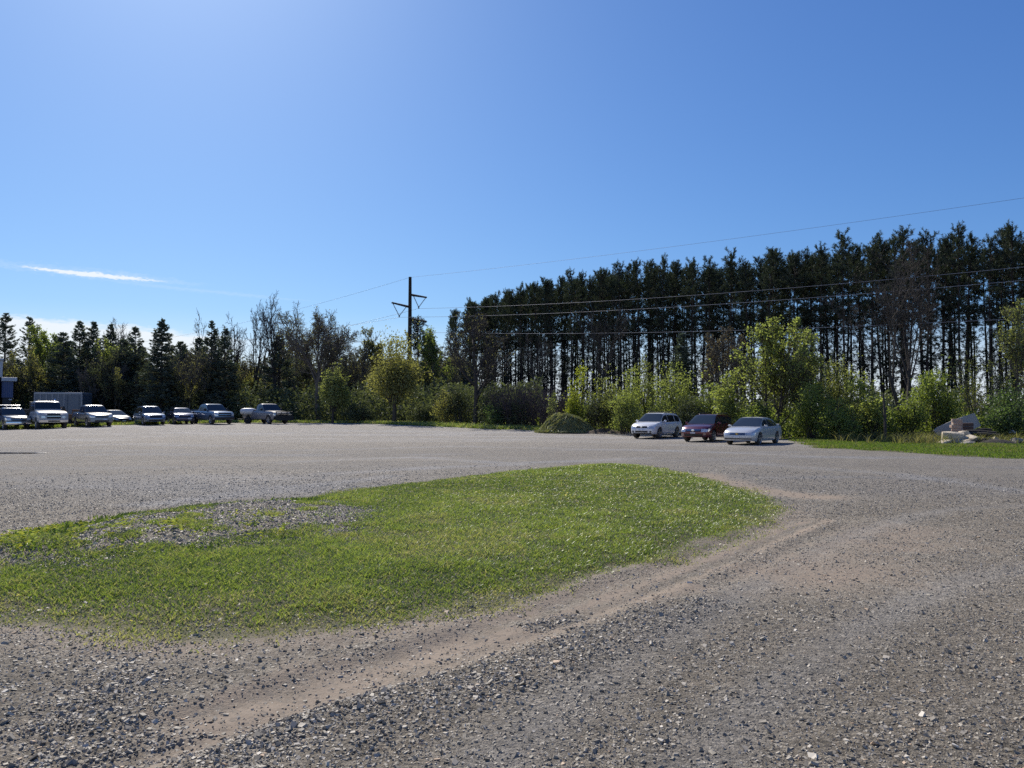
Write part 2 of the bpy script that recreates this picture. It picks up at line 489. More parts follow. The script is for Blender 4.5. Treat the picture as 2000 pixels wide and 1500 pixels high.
    c = k.mix(k.ramp(big, [(.3, .35), (.7, 0.0)]), c, k.mix(1.0, c, (.72, .72, .74), 'MULTIPLY'))
    h = k.math('MULTIPLY_ADD', vo.outputs['Distance'], -.45, k.math('MULTIPLY', vo2.outputs['Distance'], -.35))
    h = k.math('ADD', h, k.math('MULTIPLY', k.noise(co, 27.0, 6, .8), 1.25))
    bs = k.math('SUBTRACT', 1.0, k.math('MULTIPLY', k.attr('dirt'), .82), clamp=True)
    b = k.n('ShaderNodeBump', {'Height': h, 'Strength': k.math('MULTIPLY', bs, .9), 'Distance': .036}).outputs[0]
    m = k.out(k.n('ShaderNodeBsdfPrincipled', {'Base Color': c, 'Roughness': .85, 'Specular IOR Level': .25, 'Normal': b}).outputs[0])
    o = obj('ground', me, m); tag(o, kind='structure')


def scatter_stones():
    rng = np.random.default_rng(7)

    def stones(P, S, tint, name, mat, label, cat):
        n = len(P)
        cube = np.array([[x, y, z] for x in (-1, 1) for y in (-1, 1) for z in (-1, 1)], float)
        V = cube[None] * (1 + rng.uniform(-.45, .25, (n, 8, 3)))
        V *= (S[:, None] * np.stack([rng.uniform(.8, 1.35, n), rng.uniform(.6, 1.1, n), rng.uniform(.25, .55, n)], 1))[:, None, :]
        q = rng.normal(size=(n, 4)); q[:, 1:3] *= .3
        q /= np.linalg.norm(q, axis=1)[:, None]
        w, x, y, z = q.T
        M = np.stack([np.stack([1 - 2 * (y * y + z * z), 2 * (x * y - z * w), 2 * (x * z + y * w)], 1),
                      np.stack([2 * (x * y + z * w), 1 - 2 * (x * x + z * z), 2 * (y * z - x * w)], 1),
                      np.stack([2 * (x * z - y * w), 2 * (y * z + x * w), 1 - 2 * (x * x + y * y)], 1)], 1)
        V = np.einsum('nij,nkj->nki', M, V)
        zz = terrain(P[:, 0], P[:, 1]) + S * .08
        V += np.concatenate([P, zz[:, None]], 1)[:, None, :]
        fq = np.array([(0, 1, 3, 2), (4, 6, 7, 5), (0, 4, 5, 1), (2, 3, 7, 6), (0, 2, 6, 4), (1, 5, 7, 3)])
        Q = (np.arange(n)[:, None, None] * 8 + fq[None]).reshape(-1, 4)
        me = mesh_np(name, V.reshape(-1, 3), Q, None, False, {'tint': ('FACE', np.repeat(tint, 6))})
        o = obj(name, me, mat); tag(o, label, cat, kind='stuff')
    k = NT('crushed_stone')
    t = k.attr('tint')
    c = k.ramp(t, [(0.0, (.10, .088, .070)), (.4, (.255, .228, .182)), (.75, (.42, .376, .305)), (.92, (.65, .60, .51)), (1.0, (.43, .315, .21))])
    sm = k.out(k.n('ShaderNodeBsdfPrincipled', {'Base Color': c, 'Roughness': .62, 'Specular IOR Level': .4}).outputs[0])
    N = 620000
    r = (3.2 ** .55 + rng.random(N) * (30 ** .55 - 3.2 ** .55)) ** (1 / .55)
    a = R(1) * rng.uniform(-40, 40, N)
    P = np.stack([np.sin(a) * r, np.cos(a) * r], 1)
    di = sdist(P, ISLAND); bar = sdist(P, STONEBAR)
    n1 = fbm(P[:, 0] * .9, P[:, 1] * .9, 4, 11); n3 = fbm(P[:, 0] * 2.2, P[:, 1] * 2.2, 3, 41)
    dens = .42 * (.2 + 1.6 * n3) * (.55 + .9 * fbm(P[:, 0] * .22, P[:, 1] * .35, 3, 43))
    d1 = np.maximum.reduce([np.exp(-(seg_dist(P, DIRT1) / .42) ** 2), np.exp(-(seg_dist(P, DIRT6) / .22) ** 2), .75 * np.exp(-(seg_dist(P, LANES[0]) / .3) ** 2), .75 * np.exp(-(seg_dist(P, LANES[1]) / .3) ** 2), np.exp(-(seg_dist(P, DIRT3) / .5) ** 2), .9 * np.exp(-(seg_dist(P, DIRT4) / .5) ** 2), .6 * np.exp(-(seg_dist(P, DIRT2) / 1.2) ** 2)])
    dens *= 1 - .86 * np.clip(d1 * (.2 + 1.4 * n1), 0, 1)
    w = np.maximum.reduce([np.exp(-(seg_dist(P, WIND) / .34) ** 2), np.exp(-(seg_dist(P, WIND2) / .45) ** 2), np.exp(-(seg_dist(P, WIND3) / .15) ** 2)])
    dens = np.maximum(dens, w * .75)
    dens = np.where(di > .1, .05 + .45 * sstep(.55, .75, n1) * sstep(1.2, .2, di), dens)
    dens = np.where(bar > -.35 + (n1 - .5), .95, dens)
    dens = dens * sstep(27, 7, r)
    keep = rng.random(N) < dens
    P = P[keep]; w = w[keep]; r = r[keep]; bar = bar[keep]
    S = np.exp(rng.normal(math.log(.0050), .42, len(P))) * (1 + .15 * w) * np.where(bar > -.3, 1.35, 1)
    S = np.clip(np.maximum(S, .0006 * r), .003, .02)
    tint = np.clip(rng.beta(2.0, 2.2, len(P)) * .95, 0, .95); tint[rng.random(len(P)) < .03] = 1
    stones(P, S, tint, 'gravel', sm, 'loose grey crushed stone strewn over the lot and the stone bar', 'gravel')
    # single bigger stones close by
    M = 170
    r = rng.uniform(3.4, 12, M); a = R(1) * rng.uniform(-36, 36, M)
    P = np.stack([np.sin(a) * r, np.cos(a) * r], 1); kp = (sdist(P, ISLAND) < .1)
    P = P[kp]
    stones(P, np.exp(rng.normal(math.log(.012), .3, len(P))), rng.random(len(P)) * .7, 'coarse_gravel', sm, 'larger dark stones lying on the gravel drive', 'gravel')


# ------------------------------------------------------------------ grass
def blades(P, H, W, lean, tint, dry, name, mat, label, rng, zoff=0.0):
    n = len(P)
    z = terrain(P[:, 0], P[:, 1]) + zoff
    a = rng.uniform(0, 2 * PI, n); b = rng.uniform(0, 2 * PI, n)
    base = np.stack([P[:, 0], P[:, 1], z - .01], 1)
    side = np.stack([np.cos(a), np.sin(a), np.zeros(n)], 1) * (W / 2)[:, None]
    ln = np.stack([np.cos(b), np.sin(b), np.zeros(n)], 1) * (H * lean)[:, None]
    mid = base + ln * .35 + np.array([0, 0, 1]) * (H * .6)[:, None]
    tip = base + ln * 1.15 + np.array([0, 0, 1]) * H[:, None]
    V = np.stack([base - side, base + side, mid + side * .75, tip, mid - side * .75], 1).reshape(-1, 3)
    i = np.arange(n)[:, None] * 5
    quads = i + np.array([[0, 1, 2, 4]]); tris = i + np.array([[4, 2, 3]])
    me = mesh_np(name, V, quads, tris, True, {'tint': ('FACE', np.concatenate([tint, tint])), 'dry': ('FACE', np.concatenate([dry, dry]))})
    return tag(obj(name, me, mat), label, 'grass', kind='stuff')


def build_grass():
    rng = np.random.default_rng(3)
    gm = leafmat('grass_blade', (.092, .148, .028), (.30, .37, .095), .5, dry=(.42, .38, .22), rough=.38, gloss=.06)
    gv = leafmat('verge_blade', (.055, .10, .016), (.17, .25, .045), .48, dry=(.30, .26, .14), gloss=.02)
    N = 1080000
    r = (5.0 ** .6 + rng.random(N) * (30 ** .6 - 5.0 ** .6)) ** (1 / .6)
    a = R(1) * rng.uniform(-56, 32, N)
    P = np.stack([np.sin(a) * r, np.cos(a) * r], 1)
    di = sdist(P, ISLAND)
    P = P[di > -.6]; di = di[di > -.6]
    bar = sdist(P, STONEBAR)
    n1 = fbm(P[:, 0] * .9, P[:, 1] * .9, 4, 11); n2 = fbm(P[:, 0] * 2.6, P[:, 1] * 2.6, 3, 51); n4 = fbm(P[:, 0] * .35, P[:, 1] * .35, 3, 61)
    dens = sstep(-.2, .55, di + (n1 - .5) * .9) * (.6 + .6 * n2)
    # the near left corner is thin and dry
    corner = sstep(6.95, 5.8, P[:, 1] + .04 * P[:, 0]) * sstep(1.0, -1.2, P[:, 0] + .6)
    dens *= 1 - .62 * corner * sstep(.35, .6, n1 + .1)
    dens *= 1 - .96 * sstep(-.5, .2, bar + (n1 - .5) * 1.6) * sstep(.82, .52, n2)
    k = rng.random(len(P)) < dens
    P, di, n1, n2, n4, corner = P[k], di[k], n1[k], n2[k], n4[k], corner[k]
    rr = np.hypot(P[:, 0], P[:, 1]); n = len(P)
    H = (.018 + .036 * rng.random(n) ** 1.6 + .075 * np.clip(n2 - .38, 0, 1)) * (.5 + .6 * n4) * np.where(di < .4, .8, 1) + .0006 * rr
    W = np.maximum(.0085 * (1 + .8 * rng.random(n)), .0010 * rr)
    tint = np.clip(.12 + .60 * rng.random(n) + 1.5 * (n4 - .5) + 1.0 * (n2 - .5) + .9 * (n1 - .5), 0, 1)
    dry = np.clip((rng.random(n) < .14 + .40 * corner + .35 * sstep(.6, .0, di) + .45 * sstep(.60, .76, n1) + .30 * sstep(.64, .8, n2)) * (.5 + .5 * rng.random(n)), 0, 1)
    blades(P, np.clip(H, .015, .16), W, .35 + 1.0 * rng.random(n), tint, dry, 'island_grass', gm, 'short bright green grass covering the island between the drives', rng)
    # broad weeds along the bar
    N = 15000
    P = np.stack([rng.uniform(-9, -2.2, N), rng.uniform(8.5, 15, N)], 1)
    d = np.abs(sdist(P, STONEBAR)); n2 = fbm(P[:, 0] * 1.7, P[:, 1] * 1.7, 3, 71)
    k = (d < .7) & (n2 > .52) & (sdist(P, ISLAND) > -.1) & (P[:, 0] < -3.4); P = P[k]; n = len(P)
    blades(P, .035 + .06 * rng.random(n), .018 + .016 * rng.random(n), .4 + .7 * rng.random(n), rng.random(n), np.zeros(n), 'broadleaf_weeds', leafmat('weed_leaf', (.05, .09, .02), (.14, .20, .04), .5, dry=(.3, .26, .13)), 'leafy green weeds growing along the stone bar', rng)
    # strip by the debris pile and by the wood's edge
    N = 190000
    P = np.stack([rng.uniform(12, 48, N), rng.uniform(28, 50, N)], 1)
    d = sdist(P, STRIP_R); n1 = fbm(P[:, 0] * .6, P[:, 1] * .6, 4, 81)
    k = rng.random(N) < sstep(-.2, .8, d + (n1 - .5) * 2.4); P = P[k]; n = len(P); n1 = n1[k]
    H = .04 + .07 * rng.random(n) + .05 * (n1 > .6)
    blades(P, H, .018 + .02 * rng.random(n), .3 + .8 * rng.random(n), np.clip(rng.random(n) * .7 + .3, 0, 1), (rng.random(n) < .06 + .4 * sstep(.5, .7, n1)) * .7, 'verge_grass', gv, 'bright green grass verge below the brush at the lot edge', rng)
    N = 110000
    t = rng.random(N); i = np.interp(t, np.linspace(0, 1, len(LOT_EDGE)), np.arange(len(LOT_EDGE)))
    E = np.stack([np.interp(i, np.arange(len(LOT_EDGE)), LOT_EDGE[:, 0]), np.interp(i, np.arange(len(LOT_EDGE)), LOT_EDGE[:, 1])], 1)
    dirv = E / np.linalg.norm(E, axis=1)[:, None]
    off = rng.exponential(2.6, N) - .3
    P = E + dirv * off[:, None]
    n1 = fbm(P[:, 0] * .5, P[:, 1] * .5, 4, 91)
    k = (rng.random(N) < sstep(.3, .55, n1)) & (P[:, 0] > -55) & (P[:, 0] < 13.5) & (P[:, 1] < 110); P = P[k]; n = len(P)
    blades(P, .08 + .28 * rng.random(n) ** 2, .04 + .05 * rng.random(n), .3 + .8 * rng.random(n), rng.random(n) * .9, (rng.random(n) < .25) * .8, 'edge_grass', gm, 'rough grass fringe between the gravel lot and the trees', rng)
    # dry stalks round the pile
    N = 9000
    P = np.stack([rng.uniform(19, 36, N), rng.uniform(41.0, 47, N)], 1); n1 = fbm(P[:, 0] * .7, P[:, 1] * .7, 3, 95)
    P = P[n1 > .42]; n = len(P)
    blades(P, .15 + .55 * rng.random(n) ** 1.5, .025 + .02 * rng.random(n), .4 + .9 * rng.random(n), rng.random(n) * .5, .35 + .65 * rng.random(n), 'dry_stalks', gv, 'tan dry stalks and weeds round the slab pile', rng)

    # flowers
    def heads(P, S, hh, tint, name, mat, label):
        n = len(P); z = terrain(P[:, 0], P[:, 1]) + hh
        a = np.arange(6) * PI / 3
        ring = np.stack([np.cos(a), np.sin(a), np.zeros(6)], 1)
        tilt = rng.normal(0, .35, (n, 2))
        V = ring[None] * S[:, None, None]
        V[:, :, 2] = V[:, :, 0] * tilt[:, :1] + V[:, :, 1] * tilt[:, 1:]
        V += np.concatenate([P, z[:, None]], 1)[:, None, :]
        top = np.concatenate([P, (z + S * .45)[:, None]], 1)[:, None, :]
        V = np.concatenate([V, top], 1)
        T = np.array([(j, (j + 1) % 6, 6) for j in range(6)])
        T = (np.arange(n)[:, None, None] * 7 + T[None]).reshape(-1, 3)
        me = mesh_np(name, V.reshape(-1, 3), None, T, True, {'tint': ('FACE', np.repeat(tint, 6))})
        tag(obj(name, me, mat), label, 'flowers', kind='stuff')

    def pix(n, x0, x1, y0, y1, f):
        px = rng.uniform(x0, x1, n); py = rng.uniform(y0, y1, n); k = rng.random(n) < f(px, py)
        return np.array([G(u, v) for u, v in zip(px[k], py[k])])
    k = NT('flower_yellow'); c = k.mix(k.attr('tint'), (.42, .42, .04), (.36, .45, .10))
    fy = k.out(k.n('ShaderNodeMixShader', {0: .4, 1: k.n('ShaderNodeBsdfDiffuse', {'Color': c}).outputs[0], 2: k.n('ShaderNodeBsdfTranslucent', {'Color': c}).outputs[0]}).outputs[0])
    k = NT('flower_pale'); c = k.mix(k.attr('tint'), (.55, .55, .42), (.62, .56, .12))
    fp = k.out(k.n('ShaderNodeMixShader', {0: .4, 1: k.n('ShaderNodeBsdfDiffuse', {'Color': c}).outputs[0], 2: k.n('ShaderNodeBsdfTranslucent', {'Color': c}).outputs[0]}).outputs[0])
    # yellow-green clusters beside the stone bar
    cl = pix(150, -40, 560, 1040, 1120, lambda x, y: np.exp(-((y - (1092 - .06 * x)) / 22) ** 2) * np.where(x < 260, 1, .55))
    P = np.repeat(cl, 9, 0) + rng.normal(0, .07, (len(cl) * 9, 2)); n = len(P)
    heads(P, rng.uniform(.013, .026, n), .07 + .07 * rng.random(n), rng.random(n), 'spurge_flowers', fy, 'yellow green flower clusters beside the stone bar')
    P = pix(1500, 850, 1500, 915, 1030, lambda x, y: np.exp(-((x - 1180) / 210) ** 2 - ((y - 962) / 32) ** 2)); n = len(P)
    heads(P, rng.uniform(.012, .022, n), .05 + .05 * rng.random(n), rng.random(n), 'dandelion_flowers', fp, 'pale and yellow dandelion heads dotting the far end of the island')
    P = pix(320, 0, 1500, 960, 1230, lambda x, y: .5 + 0 * x); P = P[sdist(P, ISLAND) > .2]; n = len(P)
    heads(P, rng.uniform(.010, .018, n), .05 + .04 * rng.random(n), rng.random(n), 'clover_flowers', fp, 'single pale flower heads scattered in the island grass')

# ------------------------------------------------------------------ trees
MAT = {}


def tree_mats():
    MAT['bark'] = pbr('bark_dark', (.072, .064, .058), .9, var=.35, vscale=4, bump=.5, bscale=14, spec=.2)
    MAT['pinebark'] = pbr('bark_pine', (.048, .038, .034), .9, var=.4, vscale=3, bump=.5, bscale=12, spec=.2)
    MAT['greybark'] = pbr('bark_grey', (.13, .115, .10), .85, var=.3, vscale=4, bump=.4, bscale=14, spec=.25)
    MAT['mauvebark'] = pbr('bark_mauve', (.085, .065, .068), .85, var=.3, vscale=4, spec=.3)
    MAT['pine'] = leafmat('pine_needles', (.028, .040, .032), (.066, .084, .058), .25, gloss=.03)
    MAT['spruce'] = leafmat('spruce_needles', (.065, .088, .075), (.13, .155, .118), .3, gloss=.03)
    MAT['dark'] = leafmat('leaf_dark', (.065, .080, .045), (.13, .15, .08), .42)
    MAT['green'] = leafmat('leaf_green', (.12, .165, .04), (.25, .30, .085), .62)
    MAT['bright'] = leafmat('leaf_bright', (.18, .215, .065), (.36, .405, .145), .64)
    MAT['lime'] = leafmat('leaf_lime', (.22, .26, .03), (.40, .43, .07), 0.6)
    MAT['pale'] = leafmat('leaf_pale', (.15, .18, .06), (.32, .34, .14), 0.58)
    MAT['olive'] = leafmat('leaf_olive', (.17, .17, .065), (.30, .29, .12), .6)
    MAT['bud'] = leafmat('leaf_bud', (.13, .125, .07), (.22, .21, .11), .45)
    MAT['blush'] = leafmat('leaf_blush', (.085, .065, .05), (.21, .17, .13), .45)
    MAT['deep'] = leafmat('leaf_deep', (.06, .10, .045), (.12, .18, .07), 0.55)


def tubes(segs, sides):
    S = np.array([(*a, *b, r0, r1) for a, b, r0, r1 in segs], float)
    p0, p1, r0, r1 = S[:, :3], S[:, 3:6], S[:, 6], S[:, 7]
    d = p1 - p0; d /= np.linalg.norm(d, axis=1)[:, None] + 1e-9
    ref = np.where(np.abs(d[:, 2:3]) > .9, np.array([[1., 0, 0]]), np.array([[0, 0, 1.]]))
    a = np.cross(d, ref); a /= np.linalg.norm(a, axis=1)[:, None]; b = np.cross(d, a)
    t = np.arange(sides) * 2 * PI / sides
    ring = a[:, None, :] * np.cos(t)[None, :, None] + b[:, None, :] * np.sin(t)[None, :, None]
    V = np.concatenate([p0[:, None] + ring * r0[:, None, None], (p1 + d * r1[:, None] * .4)[:, None] + ring * r1[:, None, None]], 1)
    j = np.arange(sides); j2 = (j + 1) % sides
    q = np.stack([j, j2, sides + j2, sides + j], 1)
    Q = (np.arange(len(S))[:, None, None] * 2 * sides + q[None]).reshape(-1, 4)
    return V.reshape(-1, 3), Q


def leaves(rng, C, size, aspect=.55, axis=None, droop=0.0):
    n = len(C)
    u = rng.normal(size=(n, 3)) if axis is None else axis + rng.normal(size=(n, 3)) * .45
    u[:, 2] -= droop
    u /= np.linalg.norm(u, axis=1)[:, None] + 1e-9
    w = rng.normal(size=(n, 3)); v = np.cross(u, w); v /= np.linalg.norm(v, axis=1)[:, None] + 1e-9
    s = size[:, None]
    V = np.stack([C - u * s * .5, C + v * s * aspect * .5, C + u * s * .5, C - v * s * aspect * .5], 1).reshape(-1, 3)
    return V, (np.arange(n)[:, None] * 4 + np.arange(4)[None])


def crown_mesh(name, parts, rng):
    """parts: list of (V, Q, material, tinted)"""
    Vs, Qs, mi, tint = [], [], [], []; b = 0
    mats = []
    for V, Q, m, t in parts:
        Vs.append(V); Qs.append(Q + b); b += len(V)
        if m not in mats: mats.append(m)
        mi.append(np.full(len(Q), mats.index(m), np.int32)); tint.append(t if t is not None else np.zeros(len(Q)))
    me = mesh_np(name, np.concatenate(Vs), np.concatenate(Qs), None, False, {'tint': ('FACE', np.concatenate(tint))})
    for m in mats: me.materials.append(m)
    me.polygons.foreach_set('material_index', np.concatenate(mi))
    return me


def grow(rng, p, d, L, r, lev, spec, out, tips):
    s = spec[lev]; n = s['seg']; pts = [p]; dirs = []
    q = p.copy(); d = d.copy()
    for i in range(n):
        d = d + rng.normal(0, s['wob'], 3) + np.array([0, 0, s['up']])
        d /= np.linalg.norm(d)
        r0 = r * (1 - (1 - s.get('tip', .35)) * i / n); r1 = r * (1 - (1 - s.get('tip', .35)) * (i + 1) / n)
        q2 = q + d * (L / n)
        out.append((q, q2, r0, r1, lev)); q = q2; pts.append(q); dirs.append(d)
    if lev + 1 >= len(spec):
        tips.append((p, q, d)); return
    c = spec[lev + 1]
    nc = max(1, int(round(c['n'] * rng.uniform(.75, 1.25))))
    ph = rng.uniform(0, 2 * PI)
    for k in range(nc):
        f = c['start'] + (1 - c['start']) * (k + rng.uniform(.2, .9)) / nc
        f = min(f, .995); i = min(int(f * n), n - 1)
        bp = pts[i] + (pts[i + 1] - pts[i]) * (f * n - i); bd = dirs[i]
        ph += 2.4 + rng.normal(0, .35)
        o = np.cross(bd, [0.3, 0.2, 1.0] if abs(bd[2]) < .9 else [1.0, .1, 0]); o /= np.linalg.norm(o); o2 = np.cross(bd, o)
        a = R(rng.uniform(*c['ang']))
        cd = bd * math.cos(a) + (o * math.cos(ph) + o2 * math.sin(ph)) * math.sin(a)
        shape = 1 - c.get('fall', .5) * (f - c['start']) / max(1 - c['start'], .01)
        cl = L * rng.uniform(*c['len']) * shape
        grow(rng, bp, cd, cl, max(r * (1 - .5 * f) * c['rr'], c.get('rmin', .008)), lev + 1, spec, out, tips)


def plant(name, base, trunk, crown, label, cat='tree', group=None, scale=1.0, rz=0.0):
    e = empty(name, base, rz); e.scale = (scale, scale, scale) if not isinstance(scale, tuple) else scale
    tag(e, label, cat, group)
    if trunk is not None: obj('trunk', trunk[0], trunk[1], e)
    obj('crown' if cat == 'tree' else 'foliage', crown, None, e)
    return e


def split_mesh(segs, lev):
    big = [(a, b, r0, r1) for a, b, r0, r1, l in segs if l <= lev]
    tw = [(a, b, r0, r1) for a, b, r0, r1, l in segs if l > lev]
    return big, tw


def decid(seed, H, W, trunk_f=.3, style='round', leaf=None, nleaf=0, lsize=.2, bark='bark', stems=1, r0=None, twig=.012, dense=1.0, bands=None):
    """broadleaf tree of height H and crown width W; returns trunk mesh, crown mesh"""
    rng = np.random.default_rng(seed)
    vase = style == 'vase'
    spec = [dict(seg=7, wob=.05, up=.04, tip=.25),
            dict(n=9 if not vase else 6, start=trunk_f, ang=(35, 62) if not vase else (14, 34), len=(.42, .60) if not vase else (.5, .72), rr=.62, seg=6, wob=.13, up=.10 if not vase else .06, fall=.45, tip=.3),
            dict(n=7 * dense, start=.22, ang=(28, 58), len=(.34, .58), rr=.58, seg=4, wob=.14, up=.07, fall=.4, tip=.4),
            dict(n=6 * dense, start=.2, ang=(25, 60), len=(.34, .58), rr=.6, seg=3, wob=.16, up=.05, fall=.3, tip=.5, rmin=twig * 1.1),
            dict(n=5 * dense, start=.1, ang=(25, 60), len=(.4, .75), rr=.65, seg=2, wob=.18, up=.05, fall=.2, tip=.6, rmin=twig)]
    L0 = rng.uniform(.78, .9)
    if trunk_f > .2:                                            # a clear bole that breaks into a few big limbs
        L0 = .42 if not vase else .36
        spec[0]['tip'] = .75
        spec[1].update(n=8 if not vase else 4.4, start=.62 if not vase else .7, ang=(18, 58) if not vase else (6, 26), len=(.95, 1.35) if not vase else (1.35, 1.85), rr=.72, seg=8, wob=.10 if not vase else .06, up=.03, fall=.0, tip=.22)
        spec[2].update(n=9 * dense, start=.28, ang=(22, 52), len=(.30, .52), seg=5, fall=.45)
    segs, tips = [], []
    r0 = r0 or H * .018
    for s in range(stems):
        a = 2 * PI * s / stems + rng.uniform(0, 1)
        tilt = 0.02 if stems == 1 else rng.uniform(.10, .28)
        d = np.array([math.cos(a) * tilt, math.sin(a) * tilt, 1.0]); d /= np.linalg.norm(d)
        grow(rng, np.array([math.cos(a) * .05 * (stems > 1), math.sin(a) * .05 * (stems > 1), -.15]), d, H * L0, r0 / math.sqrt(stems), 0, spec, segs, tips)
    # fit to H, W
    E = np.array([s[1] for s in segs])
    kz = H / np.percentile(E[:, 2], 99.7); kx = W / max(2 * np.percentile(np.hypot(E[:, 0], E[:, 1]), 93), .1)
    kx = min(max(kx, .6), 2.6); K = np.array([kx, kx, kz])
    segs = [(a * K, b * K, q, w, l) for a, b, q, w, l in segs]
    big, tw = split_mesh(segs, 1)
    tv, tq = tubes(big, 6)
    trunk = mesh_np('trunk', tv, tq, None, True); trunk.materials.append(MAT[bark])
    V, Q = tubes(tw, 3)
    parts = [(V, Q, MAT[bark], None)]
    if leaf and nleaf:
        T0 = np.array([t[0] for t in tips]) * K; T1 = np.array([t[1] for t in tips]) * K; D = np.array([t[2] for t in tips])
        i = rng.integers(0, len(T0), nleaf); f = rng.random(nleaf)[:, None] * 1.1
        C = T0[i] + (T1[i] - T0[i]) * f + rng.normal(0, lsize * .5, (nleaf, 3))
        clump = fbm(C[:, 0] * .9 + C[:, 2] * .35, C[:, 1] * .9 + C[:, 2] * .8, 3, seed % 50)
        LV, LQ = leaves(rng, C, lsize * rng.uniform(.6, 1.3, nleaf), .6, D[i])
        parts.append((LV, LQ, MAT[leaf], np.clip(.25 + .5 * rng.random(nleaf) + 1.2 * (clump - .5), 0, 1)))
    return trunk, crown_mesh('crown', parts, rng)


def bush(seed, H, W, leaf=None, nleaf=3000, lsize=.14, bark='bark', stems=18, shoots=0, spread=1.0, leaf_lo=.2, twig=.008, top=.0):
    """many-stemmed rounded shrub: leafy lobes on branching stems, with upright shoots above"""
    rng = np.random.default_rng(seed)
    nb = max(5, int(5 + 2.2 * W)) if leaf else 0
    lobes = []
    for b in range(nb):
        a = rng.uniform(0, 2 * PI); q = math.sqrt(rng.random()) * .92
        rr = rng.uniform(.20, .32) * min(W, H * 1.1)
        hmax = H * (1 - .5 * q ** 2) - rr * .7
        zc = max(hmax * (1 - .75 * rng.random() ** 1.6), rr * .55)
        lobes.append((math.cos(a) * q * (W / 2 - rr * .75), math.sin(a) * q * (W / 2 - rr * .75), zc, rr))
    if leaf: lobes.append((rng.normal(0, .08) * W, 0, H - .28 * min(W, H * 1.1) * .8, .26 * min(W, H * 1.1)))
    spec = [dict(seg=5, wob=.09, up=.02, tip=.35),
            dict(n=6, start=.25, ang=(20, 55), len=(.22, .42), rr=.55, seg=3, wob=.15, up=.04, fall=.35, tip=.4, rmin=twig * 1.3),
            dict(n=4, start=.15, ang=(20, 60), len=(.3, .6), rr=.6, seg=2, wob=.2, up=.03, fall=.3, tip=.5, rmin=twig)]
    segs, tips, sl = [], [], []
    for s in range(stems):
        if leaf:
            l = lobes[s % len(lobes)]; p = np.array([l[0] * .25 + rng.normal(0, .12), l[1] * .25 + rng.normal(0, .12), -.1])
            e = np.array([l[0], l[1], l[2] + l[3] * .5]) + rng.normal(0, l[3] * .35, 3); d = e - p; hh = np.linalg.norm(d); d = d / hh
        else:
            a = rng.uniform(0, 2 * PI); rad = math.sqrt(rng.random()) * .42 * W; lean = rng.uniform(0, .45) * spread
            p = np.array([math.cos(a) * rad, math.sin(a) * rad, -.1]); d = np.array([math.cos(a) * lean, math.sin(a) * lean, 1.0]); d /= np.linalg.norm(d)
            hh = H * (1 - .35 * (rad / (.42 * W)) ** 2) * rng.uniform(.6, 1.0)
        grow(rng, p, d, hh, .010 + .005 * H, 0, spec, segs, tips)
    for s in range(shoots):
        l = lobes[rng.integers(0, len(lobes))] if leaf else (rng.normal(0, .25) * W, rng.normal(0, .25) * W, H * .6, .3)
        d = np.array([rng.normal(0, .22), rng.normal(0, .22), 1.0]); p = np.array([l[0], l[1], l[2] + l[3] * .5]) + rng.normal(0, l[3] * .4, 3)
        L = min(H * rng.uniform(.12, .30), max(H * 1.08 - p[2], .3))
        for i in range(4):
            d = d + rng.normal(0, .05, 3); d /= np.linalg.norm(d); q = p + d * L / 4
            segs.append((p, q, .013, .009, 1)); sl.append((p, q)); p = q
    big, tw = split_mesh(segs, 0)
    tv, tq = tubes(big, 5)
    trunk = mesh_np('stems', tv, tq, None, True); trunk.materials.append(MAT[bark])
    V, Q = tubes(tw, 3)
    parts = [(V, Q, MAT[bark], None)]
    if leaf:
        vol = np.array([l[3] ** 2 for l in lobes]); bi = rng.choice(len(lobes), nleaf, p=vol / vol.sum())
        Lb = np.array(lobes)[bi]
        u = rng.normal(size=(nleaf, 3)); u /= np.linalg.norm(u, axis=1)[:, None]
        rad = Lb[:, 3] * (1 - .55 * rng.random(nleaf) ** 1.3) * (.80 + .45 * vnoise(u[:, 0] * 2.6 + bi * 3.7, u[:, 1] * 2.6 + u[:, 2] * 2.6, seed % 60))
        C = Lb[:, :3] + u * rad[:, None] * np.array([1, 1, .9])
        # droplets of leaf along the twig ends break up the outline
        T1 = np.array([t[1] for t in tips]); k = nleaf // 4; ti = rng.integers(0, len(T1), k); C[:k] = T1[ti] + rng.normal(0, lsize * .7, (k, 3))
        if sl:
            P0 = np.array([a for a, b in sl]); P1 = np.array([b for a, b in sl]); k2 = min(len(sl) * 7, nleaf // 3); ti = rng.integers(0, len(sl), k2)
            C[k:k + k2] = P0[ti] + (P1[ti] - P0[ti]) * rng.random(k2)[:, None] + rng.normal(0, lsize * .35, (k2, 3))
        C[:, 2] = np.maximum(C[:, 2], .04)
        clump = fbm(C[:, 0] * 1.1 + C[:, 2] * .4, C[:, 1] * 1.1 + C[:, 2] * .9, 3, seed % 50)
        LV, LQ = leaves(rng, C, lsize * rng.uniform(.55, 1.35, nleaf), .62)
        parts.append((LV, LQ, MAT[leaf], np.clip(.2 + .5 * rng.random(nleaf) + 1.3 * (clump - .5), 0, 1)))
    return trunk, crown_mesh('foliage', parts, rng)


